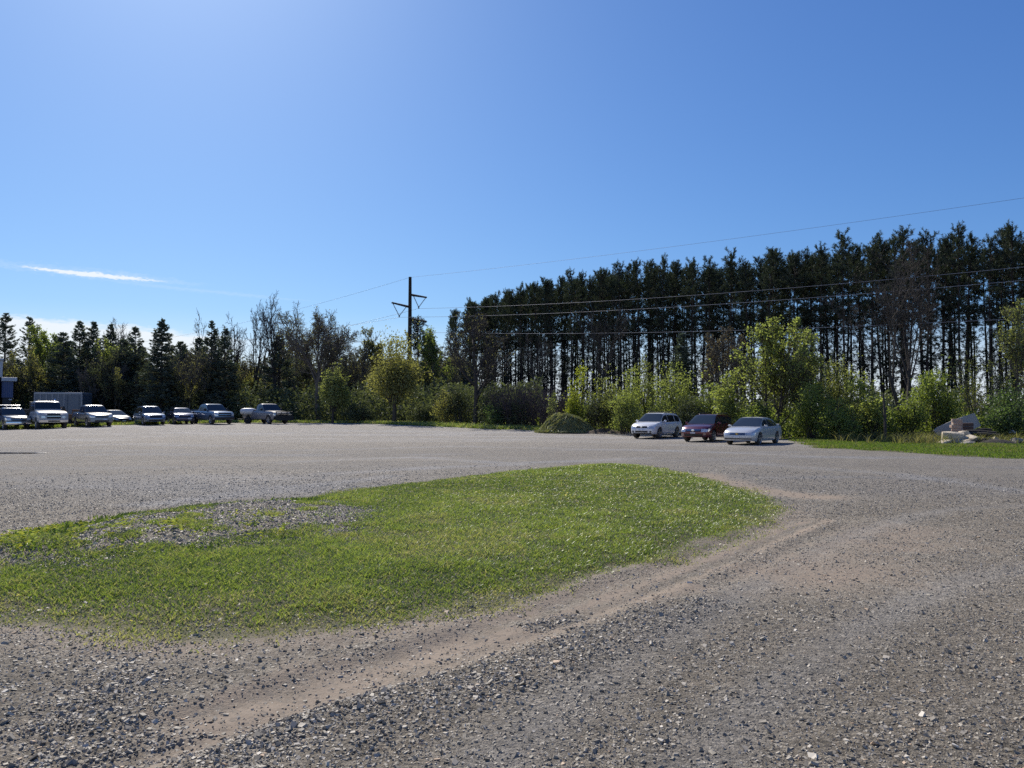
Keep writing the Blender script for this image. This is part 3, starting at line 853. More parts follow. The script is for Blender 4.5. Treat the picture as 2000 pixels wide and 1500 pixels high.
def pine_mesh(seed, H=20.0, crown_from=.64):
    """plantation pine: long bare trunk, dead stubs, tufted crown at the top"""
    rng = np.random.default_rng(seed)
    segs = []; q = np.array([0, 0, -.2]); d = np.array([rng.normal(0, .012), rng.normal(0, .012), 1.0]); n = 14
    pts = [q]
    for i in range(n):
        d = d + np.array([rng.normal(0, .012), rng.normal(0, .012), 0]); d[2] = 1; r0 = .165 * (1 - .82 * i / n); r1 = .165 * (1 - .82 * (i + 1) / n)
        q2 = q + d * (H + .2) / n; segs.append((q, q2, r0, r1)); q = q2; pts.append(q)
    pts = np.array(pts)
    tv, tq = tubes(segs, 7)
    trunk = mesh_np('trunk', tv, tq, None, True); trunk.materials.append(MAT['pinebark'])

    def on(z):
        return np.array([np.interp(z, pts[:, 2], pts[:, 0]), np.interp(z, pts[:, 2], pts[:, 1]), z])
    br = []; tuft = []
    z = crown_from * H + rng.uniform(-.5, .5)
    while z < H - .35:
        f = min(max((z - crown_from * H) / (H * (1 - crown_from)), 0.0), 1.0)       # 0 at the bottom of the crown, 1 at the top
        Lb = (1.25 * (1 - f) ** .42 + .42) * (0.55 + .45 * min(1, f * 4 + .2))
        for k in range(rng.integers(4, 6)):
            if f < .45 and rng.random() < .55: continue
            a = rng.uniform(0, 2 * PI); up = R(6 + 56 * f ** 1.5 + rng.normal(0, 10)); L = Lb * rng.uniform(.6, 1.15)
            dd = np.array([math.cos(a) * math.cos(up), math.sin(a) * math.cos(up), math.sin(up)])
            p = on(z + rng.uniform(-.15, .15)); m = p + dd * L * .55
            e = m + (dd + np.array([0, 0, .35])) * L * .45
            br += [(p, m, .035, .022), (m, e, .022, .012)]
            tuft.append((e, dd + np.array([0, 0, .6])))
            for j in range(int(1.6 + 2.1 * L)):
                t = rng.uniform(.35, 1); c = p + (m - p) * t if rng.random() < .5 else m + (e - m) * t
                o = dd * .6 + rng.normal(0, .55, 3) + np.array([0, 0, .4]); o /= np.linalg.norm(o)
                e2 = c + o * rng.uniform(.2, .5); br.append((c, e2, .012, .008)); tuft.append((e2, o))
        z += rng.uniform(.42, .62)
    tuft.append((on(H) + np.array([0, 0, .1]), np.array([0, 0, 1.0]))); tuft.append((on(H - .3), np.array([0.2, 0, 1.0])))
    for k in range(105):                                         # dead stubs and thin leftover sprays below
        z = H * rng.uniform(.14, crown_from + .05); a = rng.uniform(0, 2 * PI); L = rng.uniform(.35, 1.2); up = rng.normal(-.05, .25)
        dd = np.array([math.cos(a), math.sin(a), up]); p = on(z); e = p + dd * L; br.append((p, e, .018, .008))
        for j in range(2):
            t = rng.uniform(.4, 1); c = p + dd * L * t; e2 = c + rng.normal(0, .28, 3); br.append((c, e2, .009, .006))
            if rng.random() < .14 + .85 * (z / H) ** 1.6: tuft.append((e2, e2 - c))
    BV, BQ = tubes(br, 3)
    T = np.array([np.concatenate([c, o / (np.linalg.norm(o) + 1e-9)]) for c, o in tuft])
    nn = 22; n = len(T)
    C = np.repeat(T[:, :3], nn, 0); O = np.repeat(T[:, 3:], nn, 0)
    t = rng.random(n * nn)[:, None]
    rnd = rng.normal(size=(n * nn, 3)); rnd -= O * (rnd * O).sum(1)[:, None]; rnd /= np.linalg.norm(rnd, axis=1)[:, None] + 1e-9
    ax = O * .75 + rnd * .8; ax /= np.linalg.norm(ax, axis=1)[:, None]
    ln = rng.uniform(.17, .29, n * nn)
    C = C + O * (t - .55) * .5 + ax * (ln / 2)[:, None]
    w = np.cross(ax, rng.normal(size=ax.shape)); w /= np.linalg.norm(w, axis=1)[:, None] + 1e-9
    s = ln[:, None]; hw = .022
    V = np.stack([C - ax * s * .5 - w * hw, C - ax * s * .5 + w * hw, C + ax * s * .5 + w * hw * .5, C + ax * s * .5 - w * hw * .5], 1).reshape(-1, 3)
    Q = np.arange(n * nn)[:, None] * 4 + np.arange(4)[None]
    tint = np.repeat(rng.random(n) * .7, nn) + .3 * rng.random(n * nn)
    return trunk, crown_mesh('crown', [(BV, BQ, MAT['pinebark'], None), (V, Q, MAT['pine'], tint)], rng)


def spruce_mesh(seed, H, W, kind='spruce', low=.06, openness=.0):
    rng = np.random.default_rng(seed)
    segs = [(np.array([0, 0, -.2]), np.array([0, 0, H * .5]), .012 * H + .03, .008 * H + .02), (np.array([0, 0, H * .5]), np.array([0, 0, H]), .008 * H + .02, .012)]
    tv, tq = tubes(segs, 7); trunk = mesh_np('trunk', tv, tq, None, True); trunk.materials.append(MAT['bark'])
    br = []; C = []; A = []; S = []
    nb = int((40 + 34 * H) * (1 - .45 * openness))
    for k in range(nb):
        f = low + (1 - low) * (1 - (1 - rng.random()) ** .8 if rng.random() < .7 else rng.random()); f = min(f, .985)
        z = f * H; a = rng.uniform(0, 2 * PI)
        L = (W / 2) * ((1 - f) ** .8 * 1.02 + .03) * rng.uniform(.72, 1.12) * (1 + openness * rng.normal(0, .22))
        L = max(L, .15)
        up = .55 * f ** 2 - .22 * (1 - openness) + openness * .18 + rng.normal(0, .1)
        dd = np.array([math.cos(a), math.sin(a), up]); p = np.array([0, 0, z])
        m = p + dd * L * .6; e = m + (dd + np.array([0, 0, .22])) * L * .4
        br += [(p, m, .03, .02), (m, e, .02, .01)]
        sd = np.array([-math.sin(a), math.cos(a), 0])
        ns = int(5 + 9 * L * (1 - .3 * openness))
        for j in range(ns):
            t = rng.uniform(.18 if openness < .3 else .4, 1.03); c = p + (m - p) * (t / .6) if t < .6 else m + (e - m) * ((t - .6) / .4)
            sg = rng.choice([-1, 1]); lw = .5 * (1.05 - t) * L * .55 + .12
            o = dd * .7 + sd * sg * .8 + np.array([0, 0, -.18 + .35 * openness]); o /= np.linalg.norm(o)
            for q in range(3):
                C.append(c + o * lw * (q + .4) / 3 + rng.normal(0, .05, 3)); A.append(o); S.append(rng.uniform(.20, .36))
    for q in range(14):
        C.append(np.array([rng.normal(0, .05), rng.normal(0, .05), H - rng.uniform(-.1, .8)])); A.append(np.array([rng.normal(0, .3), rng.normal(0, .3), 1])); S.append(.35)
    BV, BQ = tubes(br, 3)
    C = np.array(C); n = len(C)
    V, Q = leaves(rng, C, np.array(S), .30, np.array(A) * 1.7)
    return trunk, crown_mesh('crown', [(BV, BQ, MAT['bark'], None), (V, Q, MAT[kind], rng.random(n))], rng)


def base_at(px, Z):
    d = ray(px, 750); X = d[0] * Z / d[1]
    return (X, Z, tz(X, Z))


def fit(px, top, Z):
    b = base_at(px, Z); return b, at(px, top, Z)[2] - b[2]


def wid(halfpx, Z):
    return 2 * halfpx / F * Z


def build_pines():
    A = np.array([-6.0, 123.0]); B = np.array([50.0, 72.0]); u = (B - A) / np.linalg.norm(B - A); nrm = np.array([-u[1], u[0]])
    if nrm[1] < 0: nrm = -nrm
    tops = np.array([(860, 628), (885, 606), (910, 596), (950, 585), (1000, 570), (1050, 556), (1100, 545), (1150, 536), (1200, 528), (1250, 520), (1300, 514), (1350, 513), (1400, 511), (1450, 505), (1500, 493), (1560, 484), (1600, 479),
                     (1650, 469), (1700, 463), (1760, 458), (1800, 452), (1850, 441), (1900, 443), (1950, 440), (2000, 430), (2150, 412), (2400, 385)], float)
    variants = [pine_mesh(100 + i, 20.0, [.56, .62, .58, .54, .64, .58, .62, .57][i]) for i in range(8)]
    rng = np.random.default_rng(12)
    spots = []
    for k in range(7):
        s = -40.0 + rng.uniform(0, 2)
        while s < 112:
            p = A + u * (s + rng.normal(0, .45)) + nrm * (k * 3.0 + rng.normal(0, .45))
            s += 2.7
            px = 1000 + F * p[0] / p[1]
            lo = 884 + rng.uniform(-12, 14) + 5 * k
            if px < lo or px > 2460: continue
            spots.append((p, px, k))
    # nearest first; the 295 that show largest stand as trees of their own
    spots.sort(key=lambda t: t[0][1] + 2 * t[2])
    inside_ = [t for t in spots if t[1] < 2035]
    outside_ = [t for t in spots if t[1] >= 2035]
    spots = inside_[:292] + outside_[:46]
    for i, (p, px, k) in enumerate(spots):
        zf = p[1] - k * 3.0 * nrm[1]
        top = np.interp(px, tops[:, 0], tops[:, 1]) + (10 + .012 * max(px - 1000, 0))
        H = (806 - top) / F * (zf) + CAM_H
        H *= 1 + .024 * rng.normal()
        H = max(H, 8)
        tr, cr = variants[rng.integers(0, 8)]
        s = H / 20.0
        if px < 925: lab = 'dark plantation pine at the open edge of the wood beside the power pole'
        elif k == 0: lab = 'tall plantation pine with a bare trunk in the front row facing the lot'
        else: lab = 'tall dark pine with a bare trunk standing behind the front row of the plantation'
        sx = (.82 + .3 * rng.random()) * (.9 + .1 * s)
        plant('pine_tree', (p[0], p[1], tz(p[0], p[1])), (tr, MAT['pinebark']), cr, lab, 'tree', 'pines of the plantation', (sx, sx, s), rng.uniform(0, 6.28))


def build_left_trees():
    # conifers: px, top, Z, half width px, openness, label
    con = [(8, 612, 100, 26, .8, 'open-branched pine above the blue building at the picture edge'),
           (55, 621, 102, 24, .8, 'open-topped pine with spaced boughs right of the blue building'),
           (122, 650, 92, 30, .2, 'broad dark spruce behind the white truck with a rounded peak'),
           (154, 628, 98, 22, .5, 'pointed conifer, left one of twin peaks above the grey storage trailer'),
           (180, 629, 99, 21, .5, 'pointed conifer, right one of twin peaks above the grey storage trailer'),
           (214, 634, 103, 20, .7, 'thin ragged conifer just right of the twin peaked conifers'),
           (240, 662, 95, 24, .3, 'low dark conifer between the silver pickup and the twin peaked conifers'),
           (263, 640, 94, 24, .5, 'ragged grey green conifer left of the tall dense spruce'),
           (315, 623, 88, 27, .05, 'tall dense spruce with a sharp tip, darkest of the tree line'),
           (352, 668, 98, 26, .8, 'short open conifer right of the tall dense spruce'),
           (388, 660, 100, 24, .7, 'flat-topped open pine behind the dark blue car'),
           (412, 627, 92, 20, .5, 'narrow knobbly conifer behind the blue pickup, taller of a pair'),
           (438, 642, 90, 20, .4, 'narrow knobbly conifer behind the blue pickup, shorter of a pair'),
           (545, 655, 94, 26, .5, 'dark conifer below the tall bare forked tree')]
    for i, (px, top, Z, hw, op, lab) in enumerate(con):
        b, H = fit(px, top, Z)
        t, c = spruce_mesh(300 + i, H, wid(hw, Z) * (2.15 if op < .6 else 2.0), 'spruce', .05, op)
        plant('conifer_tree', b, (t, MAT['bark']), c, lab, 'tree', 'conifers of the far tree line', 1, i)
    # pine behind the pole
    b, H = fit(812, 628, 104); t, c = pine_mesh(77, H, .35)
    plant('pine_tree', b, (t, MAT['pinebark']), c, 'lone ragged pine right behind the power pole', 'tree', None, (1.35, 1.35, 1), .5)
    # dark filler conifers behind
    rng = np.random.default_rng(5)
    var = [spruce_mesh(350 + i, 14, 8.6, 'spruce', .04, [.1, .4, .3][i]) for i in range(3)]
    for i in range(16):
        px = rng.uniform(-160, 480) if i > 5 else rng.uniform(-420, -60); Z = rng.uniform(104, 118); top = rng.uniform(668, 705)
        b, H = fit(px, top, Z); t, c = var[i % 3]
        plant('conifer_tree', b, (t, MAT['bark']), c, 'dark spruce in the closed second rank of the far tree line', 'tree', 'second rank spruces', (H / 14 * 1.1, H / 14 * 1.1, H / 14), rng.uniform(0, 6))
    # broadleaf: px, top, Z, half w, style, leaf, nleaf, bark, twigdense, label
    br = [(92, 640, 99, 36, 'round', 'green', 8000, 'bark', 'soft light green leafing tree between two open pines'),
          (222, 666, 97, 24, 'round', 'bright', 3500, 'bark', 'small yellow green leafing tree left of the ragged grey conifer'),
          (236, 628, 106, 30, 'round', 'bud', 500, 'greybark', 'pale bare-crowned tree rising behind the low dark conifer'),
          (372, 672, 104, 30, 'vase', None, 0, 'bark', 'low bare tree behind the flat-topped open pine'),
          (420, 610, 103, 34, 'vase', 'bud', 300, 'bark', 'bare tree with a fine twig haze above the knobbly conifers'),
          (462, 612, 96, 32, 'vase', None, 0, 'bark', 'slim bare tree arching left over the blue pickup'),
          (497, 590, 97, 34, 'vase', None, 0, 'bark', 'bare tree of middle height left of the tallest bare tree'),
          (537, 569, 93, 46, 'vase', None, 0, 'bark', 'tallest bare tree, forked into a high vase of limbs'),
          (622, 603, 84, 76, 'round', 'bud', 3200, 'greybark', 'broad round-crowned tree just budding, with a thick dark trunk'),
          (580, 645, 104, 34, 'round', 'olive', 3600, 'greybark', 'hazy grey green tree between the tallest bare tree and the round budding tree'),
          (676, 655, 103, 30, 'vase', 'bud', 400, 'greybark', 'grey bare tree right of the round budding tree'),
          (704, 640, 101, 30, 'vase', 'bud', 300, 'greybark', 'thin bare tree under the left hand power lines'),
          (742, 643, 103, 36, 'round', 'olive', 5200, 'greybark', 'tan budding tree left of the power pole'),
          (770, 652, 74.5, 56, 'round', 'olive', 13000, 'bark', 'olive yellow leafing tree with a dark trunk at the lot edge before the pole'),
          (650, 720, 77, 38, 'round', 'pale', 6500, 'bark', 'small yellow green leafing tree at the lot edge right of the white truck'),
          (853, 642, 101, 32, 'round', 'green', 6000, 'greybark', 'light green slender tree between the lone pine and the plantation'),
          (832, 655, 108, 30, 'vase', 'bud', 300, 'greybark', 'pale bare tree behind the light green slender tree')]
    SEEDS = {537: 496, 622: 1, 770: 2, 704: 3, 462: 4}
    for i, (px, top, Z, hw, st, leaf, nl, bk, lab) in enumerate(br):
        b, H = fit(px, top, Z)
        t, c = decid((404 + SEEDS.get(px, 0) if px in SEEDS else 400 + i), H, wid(hw, Z), (.12 if px in (770, 650) else .30) if st == 'round' else .28, st, leaf, nl, .17 if leaf == 'bud' else .24, bk, 1, H * (.022 if px in (622, 770) else .015), .020, (1.35 if px in (622, 770, 650) else 1.0) if st == 'round' else .8)
        if px in (770, 650):                                    # leafy round heads on a short bole
            t, c = bush(480 + i, H * .77, wid(hw, Z), leaf, nl, .2, bk, 26, 6, 1, .1, .014)
            for me_ in (t, c):
                co_ = np.empty(len(me_.vertices) * 3, np.float32); me_.vertices.foreach_get('co', co_); co_[2::3] += .225 * H; me_.vertices.foreach_set('co', co_)
            m_ = MB(); m_.tube([(0, 0, -.2), (.05, 0, .2 * H), (0, .05, .62 * H)], [.026 * H, .020 * H, .008 * H], 9)
            plant('broadleaf_tree', b, None, c, lab, 'tree', 'broadleaf trees of the far tree line')
            e_ = c.users and [o for o in COL.objects if o.data == c][0].parent
            tk = m_.build('trunk', MAT[bk], e_, True); obj('limbs', t, None, e_)
            continue
        plant('broadleaf_tree', b, (t, MAT[bk]), c, lab, 'tree', 'broadleaf trees of the far tree line', 1, 0)
    # filler
    v2 = [decid(450 + i, 12, 6.5, .22, 'round', ['bud', 'olive', 'dark', None][i], [1200, 3600, 4200, 0][i], .22, ['greybark', 'bark', 'bark', 'greybark'][i], 1, .14, .024, .95) for i in range(4)]
    for i in range(76):
        px = rng.uniform(330, 890) if i < 38 else rng.uniform(-100, 470); Z = rng.uniform(96, 122) if i < 46 else rng.uniform(88, 97); top = rng.uniform(678, 722)
        b, H = fit(px, top, Z); k = rng.choice(4, p=[.22, .28, .28, .22]); t, c = v2[k]
        lab = ['grey budding tree in the thicket behind the lot', 'olive leafing tree in the thicket behind the lot', 'dark leafing tree in the thicket behind the lot', 'bare grey tree in the thicket behind the lot'][k]
        plant('thicket_tree', b, (t, None), c, lab, 'tree', 'trees of the thicket behind the lot', (H / 12 * 1.05, H / 12 * 1.05, H / 12), rng.uniform(0, 6))
    # dark bare tree at the left end of the wood
    b, H = fit(928, 604, 71); t, c = decid(480, H, wid(70, 71), .2, 'round', 'bud', 700, .18, 'bark', 1, .26, .018, 1.15)
    plant('broadleaf_tree', b, (t, None), c, 'large dark bare tree at the left corner of the pine wood', 'tree', None, 1, 1.0)


def build_brush():
    # px, top, Z, half px, leaf, nleaf, lsize, stems, shoots, bark, label
    B = [(1131, 713, 60, 27, 'lime', 3600, .13, 14, 16, 'bark', 'bright lime yellow bush above the mauve brush'),
         (1172, 733, 61, 32, 'pale', 2200, .12, 16, 10, 'mauvebark', 'pale twiggy bush right of the lime yellow bush'),
         (1232, 716, 58, 36, 'bright', 4200, .13, 16, 8, 'bark', 'leafy green bush just left above the white car'),
         (1266, 703, 60, 26, 'pale', 2600, .13, 10, 22, 'bark', 'bush with pale upright shoots behind the white car'),
         (1325, 716, 58, 50, 'bright', 5200, .13, 20, 26, 'bark', 'wide bush with long spiky shoots behind the white car roof'),
         (1378, 745, 56, 34, 'green', 3600, .13, 16, 6, 'bark', 'mid green bush behind the maroon car'),
         (1424, 722, 52, 36, 'bright', 5200, .15, 16, 4, 'bark', 'bright green low limb of brush left of the big leafy tree'),
         (1622, 700, 52, 52, 'pale', 5200, .13, 22, 22, 'bark', 'pale green twiggy bush right of the big leafy tree'),
         (1585, 745, 48, 48, 'green', 5600, .13, 20, 4, 'bark', 'dense green bush behind the silver car boot'),
         (1682, 736, 49, 36, 'bright', 4000, .13, 16, 8, 'bark', 'upright bright bush left of the thin dead stem'),
         (1640, 775, 46.5, 50, 'green', 4600, .12, 20, 4, 'bark', 'low dark green bush at the verge by the silver car'),
         (1826, 720, 48, 52, 'green', 6500, .14, 22, 6, 'bark', 'rounded green bush behind the leaning slab'),
         (1772, 765, 47, 40, 'green', 3600, .13, 16, 4, 'bark', 'low green bush at the foot of the big bare tree'),
         (1905, 690, 54, 56, 'pale', 2600, .12, 20, 12, 'greybark', 'grey half-bare bush high behind the debris pile'),
         (1962, 757, 46, 56, 'deep', 6500, .13, 22, 2, 'bark', 'deep green bush right behind the debris pile'),
         (2060, 735, 46, 70, 'green', 5000, .14, 20, 6, 'bark', 'green bush at the right end of the verge'),
         (1214, 765, 56, 42, 'bright', 3800, .12, 16, 2, 'bark', 'low green bush left of the white car'),
         (1160, 775, 60, 36, 'dark', 2600, .12, 16, 4, 'mauvebark', 'dark low bush behind the brush pile'),
         (960, 745, 70, 40, 'dark', 3000, .16, 18, 4, 'bark', 'dark bush at the wood corner near the bare tree'),
         (900, 752, 72.5, 40, 'dark', 3200, .17, 18, 4, 'bark', 'dark rounded bush at the lot edge right of the olive tree'),
         (872, 765, 73.5, 34, 'olive', 2200, .16, 16, 4, 'bark', 'olive bush beside the dark rounded bush'),
         (1018, 778, 66, 36, 'dark', 3000, .13, 16, 2, 'bark', 'dark leafy bush under the mauve brush'),
         (962, 790, 67, 34, 'deep', 2600, .12, 14, 2, 'bark', 'silvery green low bush at the lot edge by the wood corner'),
         (700, 790, 77, 40, 'dark', 2400, .18, 14, 2, 'bark', 'dark low bush between the two yellow green trees'),
         (825, 790, 76, 30, 'dark', 2200, .17, 14, 2, 'bark', 'dark low bush right of the olive tree trunk'),
         (1480, 790, 49.5, 60, 'green', 5200, .13, 20, 2, 'bark', 'green bush behind the maroon and silver cars'),
         (1290, 742, 56.5, 34, 'bright', 3600, .13, 16, 8, 'bark', 'light green bush between the two shooting bushes behind the white car'),
         (1198, 748, 59.5, 30, 'pale', 3000, .12, 14, 8, 'bark', 'pale green bush left of the bush above the white car'),
         (1700, 770, 47.5, 40, 'bright', 4200, .13, 16, 4, 'bark', 'light green low bush left of the thin dead stem'),
         (1345, 770, 55.5, 46, 'dark', 4200, .13, 18, 2, 'bark', 'dark bush between the white and maroon cars')]
    for i, (px, top, Z, hw, leaf, nl, ls, stems, sh, bk, lab) in enumerate(B):
        b, H = fit(px, top, Z)
        t, c = bush(500 + i, H, wid(hw, Z), leaf, nl, ls, bk, stems, sh, 1.0, .12, .010, .35)
        plant('bush', b, (t, MAT[bk]), c, lab, 'bush', 'bushes at the wood edge', 1, 0)
    # leafless brush
    for i, (px, top, Z, hw) in enumerate([(985, 748, 68, 30), (1018, 742, 67, 32), (1052, 744, 66, 32), (1086, 752, 64, 30), (1105, 760, 62.5, 26)]):
        b, H = fit(px, top, Z); t, c = bush(560 + i, H, wid(hw, Z), None, 0, .1, 'mauvebark', 46, 40, .8, .2, .012)
        plant('bare_bush', b, (t, MAT['mauvebark']), c, 'leafless mauve brush thicket below the pines left of the lime bush', 'bush', 'mauve brush thicket', 1, 0)
    # the big leafy tree and its company
    b, H = fit(1512, 626, 51.5)
    t, c = decid(601, H, wid(88, 51.5), .10, 'round', 'bright', 9500, .17, 'bark', 3, .16, .012, 1.1)
    plant('leafy_tree', b, (t, None), c, 'big bright green leafing tree behind the silver car, tallest of the brush', 'tree', None, 1, .4)
    b, H = fit(1570, 690, 52); t, c = decid(602, H, wid(45, 52), .15, 'round', 'bright', 5000, .15, 'bark', 2, .10, .012, 1)
    plant('leafy_tree', b, (t, None), c, 'smaller green tree leaning right out of the big bright tree', 'tree', None, 1, 0)
    b, H = fit(1412, 638, 62); t, c = decid(603, H, wid(40, 62), .2, 'round', 'blush', 3200, .15, 'greybark', 2, .10, .014, 1.1)
    plant('blossom_tree', b, (t, None), c, 'grey pink budding tree between the young conifer and the big bright tree', 'tree', None, 1, 0)
    b, H = fit(1995, 588, 51); t, c = decid(604, H, wid(46, 51), .15, 'round', 'pale', 6500, .15, 'greybark', 2, .11, .013, 1.1)
    plant('blossom_tree', b, (t, None), c, 'yellowish blossoming tree at the right picture edge before the pines', 'tree', None, 1, 0)
    b, H = fit(2075, 640, 52); t, c = decid(605, H, wid(55, 52), .15, 'round', 'green', 5000, .16, 'bark', 2, .11, .013, 1.1)
    plant('leafy_tree', b, (t, None), c, 'green leafing tree right of the yellowish blossoming tree', 'tree', None, 1, 0)
    b, H = fit(1332, 652, 67); t, c = spruce_mesh(606, H, wid(42, 67), 'spruce', .03, .25)
    plant('young_conifer', b, (t, None), c, 'young dark conifer under the pines behind the white car', 'tree', None, 1, 0)
    b, H = fit(1768, 470, 57); t, c = decid(607, H, wid(105, 57), .22, 'vase', None, 0, .1, 'bark', 3, .27, .011, .95)
    plant('bare_tree', b, (t, None), c, 'big bare tree with several steep trunks before the pines on the right', 'tree', None, 1, .3)
    for i, (px, top, Z, hw, lab) in enumerate([(1172, 585, 76, 60, 'grey bare tree with a wide twig haze before the pines above the lime bush'),                                                (1050, 640, 78, 44, 'grey bare tree before the pines above the mauve brush')]):
        b, H = fit(px, top, Z); t, c = decid(620 + i, H, wid(hw, Z), .25, 'round', None, 0, .14, 'bark', 1, .13, .011, .85)
        plant('bare_tree', b, (t, None), c, lab, 'tree', None, 1, i)
    # thin dead stem
    b, H = fit(1727, 770, 45.5); m = MB(); m.tube([(0, 0, -.1), (.02, 0, H * .5), (-.05, .03, H)], [.09, .075, .05], 7); m.tube([(0, 0, H * .6), (.35, .1, H * .95)], [.03, .012], 5); m.tube([(0, 0, H * .45), (-.3, 0, H * .8)], [.03, .012], 5)
    o = m.build('dead_stem', MAT['bark'], None, True, loc=b); tag(o, 'thin dead dark stem standing at the verge below the big bare tree', 'tree')
    # pale shoots by the pile
    b, H = fit(1079, 772, 60.5); t, c = bush(640, H, wid(14, 60.5), 'pale', 420, .13, 'greybark', 5, 8, .5, .1, .012)
    plant('sapling', b, (t, None), c, 'pale leaved sapling sticking up behind the brush pile', 'bush', None, 1, 0)

    # undergrowth: one mass
    rng = np.random.default_rng(44)

    def mass(line, depth, hmax, n, mat, name, label, size):
        line = np.array(line); t = rng.random(n) * (len(line) - 1); i = np.minimum(t.astype(int), len(line) - 2); f = (t - i)[:, None]
        P = line[i] * (1 - f) + line[i + 1] * f
        dv = P / np.linalg.norm(P, axis=1)[:, None]; off = rng.random(n) * depth
        P = P + dv * off[:, None]
        h = hmax * (.35 + .9 * fbm(P[:, 0] * .45, P[:, 1] * .45, 3, 77)) * (.55 + .45 * np.minimum(off / 3.0, 1))
        z = terrain(P[:, 0], P[:, 1]) + h * rng.random(n) ** 1.3
        C = np.concatenate([P, z[:, None]], 1)
        V, Q = leaves(rng, C, size * rng.uniform(.6, 1.5, n), .55)
        me = mesh_np(name, V, Q, None, False, {'tint': ('FACE', np.clip(rng.random(n) * .6 + (fbm(P[:, 0] * .6, P[:, 1] * .6, 3, 78) - .3), 0, 1))})
        tag(obj(name, me, MAT[mat]), label, 'undergrowth', kind='stuff')
    MAT['thicket'] = leafmat('thicket_twigs', (.09, .088, .072), (.17, .165, .13), .38)
    wood = [base_at(px, Z)[:2] for px, Z in [(-420, 112), (-100, 112), (200, 112), (420, 110), (640, 108), (800, 106), (890, 104), (930, 118)]]
    mass(wood, 14, 9.5, 100000, 'thicket', 'distant_wood', 'dense grey twiggy wood massed behind the far tree line', .42)
    far = [base_at(px, Z)[:2] for px, Z in [(-420, 92), (-100, 94), (200, 92), (420, 88), (560, 84), (700, 80), (860, 80), (960, 74), (1060, 70)]]
    mass(far, 16, 4.6, 60000, 'dark', 'undergrowth', 'dark tangled undergrowth below the far tree line', .34)
    near = [base_at(px, Z)[:2] for px, Z in [(1000, 72), (1120, 64), (1250, 60), (1400, 55), (1550, 50), (1700, 47.5), (1850, 47.5), (2000, 47.5), (2250, 48), (2700, 50)]]
    mass(near, 9, 2.2, 42000, 'green', 'undergrowth', 'dark undergrowth between the bushes at the wood edge', .20)
    inner = [base_at(px, Z)[:2] for px, Z in [(930, 92), (1100, 84), (1300, 74), (1500, 66), (1700, 60), (1900, 58), (2200, 56), (2700, 56)]]
    mass(inner, 34, 3.4, 42000, 'dark', 'undergrowth', 'low dark growth on the floor of the pine wood', .30)

    # heap of cut branches
    b = base_at(1107, 58.2); n = 5200
    rng = np.random.default_rng(9)
    rad, hgt = wid(56, 58.2) / 2, 1.62
    a = rng.uniform(0, 2 * PI, n); q = np.sqrt(rng.random(n)); lay = rng.uniform(.86, 1.06, n)
    lump = 1 + .9 * (fbm(np.cos(a) * q * 2.2 + 5, np.sin(a) * q * 2.2 + 5, 3, 4) - .5)
    hh = lambda qq: hgt * np.clip(1 - qq ** 1.5, 0, 1)
    x = np.cos(a) * q * rad * 1.02; y = np.sin(a) * q * rad * .75; z = hh(q) * lay * lump
    q2 = np.minimum(q + rng.uniform(.08, .26, n), 1.12); a2 = a + rng.normal(0, .25, n)
    x2 = np.cos(a2) * q2 * rad * 1.02; y2 = np.sin(a2) * q2 * rad * .75; z2 = np.maximum(hh(q2) * lay * lump + rng.normal(.02, .06, n), .01)
    p0 = np.stack([x, y, z], 1); p1 = np.stack([x2, y2, z2], 1); d = p1 - p0
    w = np.cross(d, rng.normal(size=d.shape)); w /= np.linalg.norm(w, axis=1)[:, None]; w *= rng.uniform(.015, .05, n)[:, None]
    V = np.stack([p0 - w, p0 + w, p1 + w * .4, p1 - w * .4], 1).reshape(-1, 3); Q = np.arange(n)[:, None] * 4 + np.arange(4)[None]
    # a solid inner heap under the strands
    gx = []; m = MB(); rows = []
    for i in range(13):
        qq = i / 12; rows.append([(math.cos(t) * qq * rad * .98, math.sin(t) * qq * rad * .72, hgt * (1 - qq ** 1.5) * .78 - .02) for t in np.linspace(0, 2 * PI, 33)])
    m.grid(rows)
    e = empty('brush_pile', b); tag(e, 'rounded heap of cut green branches at the lot edge left of the white car', 'brush pile')
    m.build('core', pbr('pile_core', (.15, .15, .08), .9, var=.4, vscale=6, bump=.6, bscale=10), e, True)
    pm = leafmat('cut_branches', (.19, .20, .09), (.36, .37, .18), .4, dry=(.22, .19, .11))
    me = mesh_np('branches', V, Q, None, False, {'tint': ('FACE', rng.random(n)), 'dry': ('FACE', (rng.random(n) < .22) * rng.random(n))})
    obj('branches', me, pm, e)
    # low soil heap right of it
    b = base_at(1178, 57.0); m = MB(); rr = random.Random(4)
    rows = [[(math.cos(t) * q * 1.7, math.sin(t) * q * .8, .28 * (1 - q ** 1.6) * (1 + .5 * math.sin(3 * t + q * 5)) + (rr.uniform(-.03, .03) if 0 < q < 1 else 0) - .02) for t in np.linspace(0, 2 * PI, 33)] for q in np.linspace(0, 1, 9)]
    for r_ in rows: r_[-1] = r_[0]
    m.grid(rows); o = m.build('soil_heap', pbr('dark_soil', (.10, .075, .05), .95, var=.4, vscale=5, bump=.8, bscale=14), None, True, loc=b)
    tag(o, 'low brown heap of soil and sticks between the brush pile and the white car', 'soil heap')

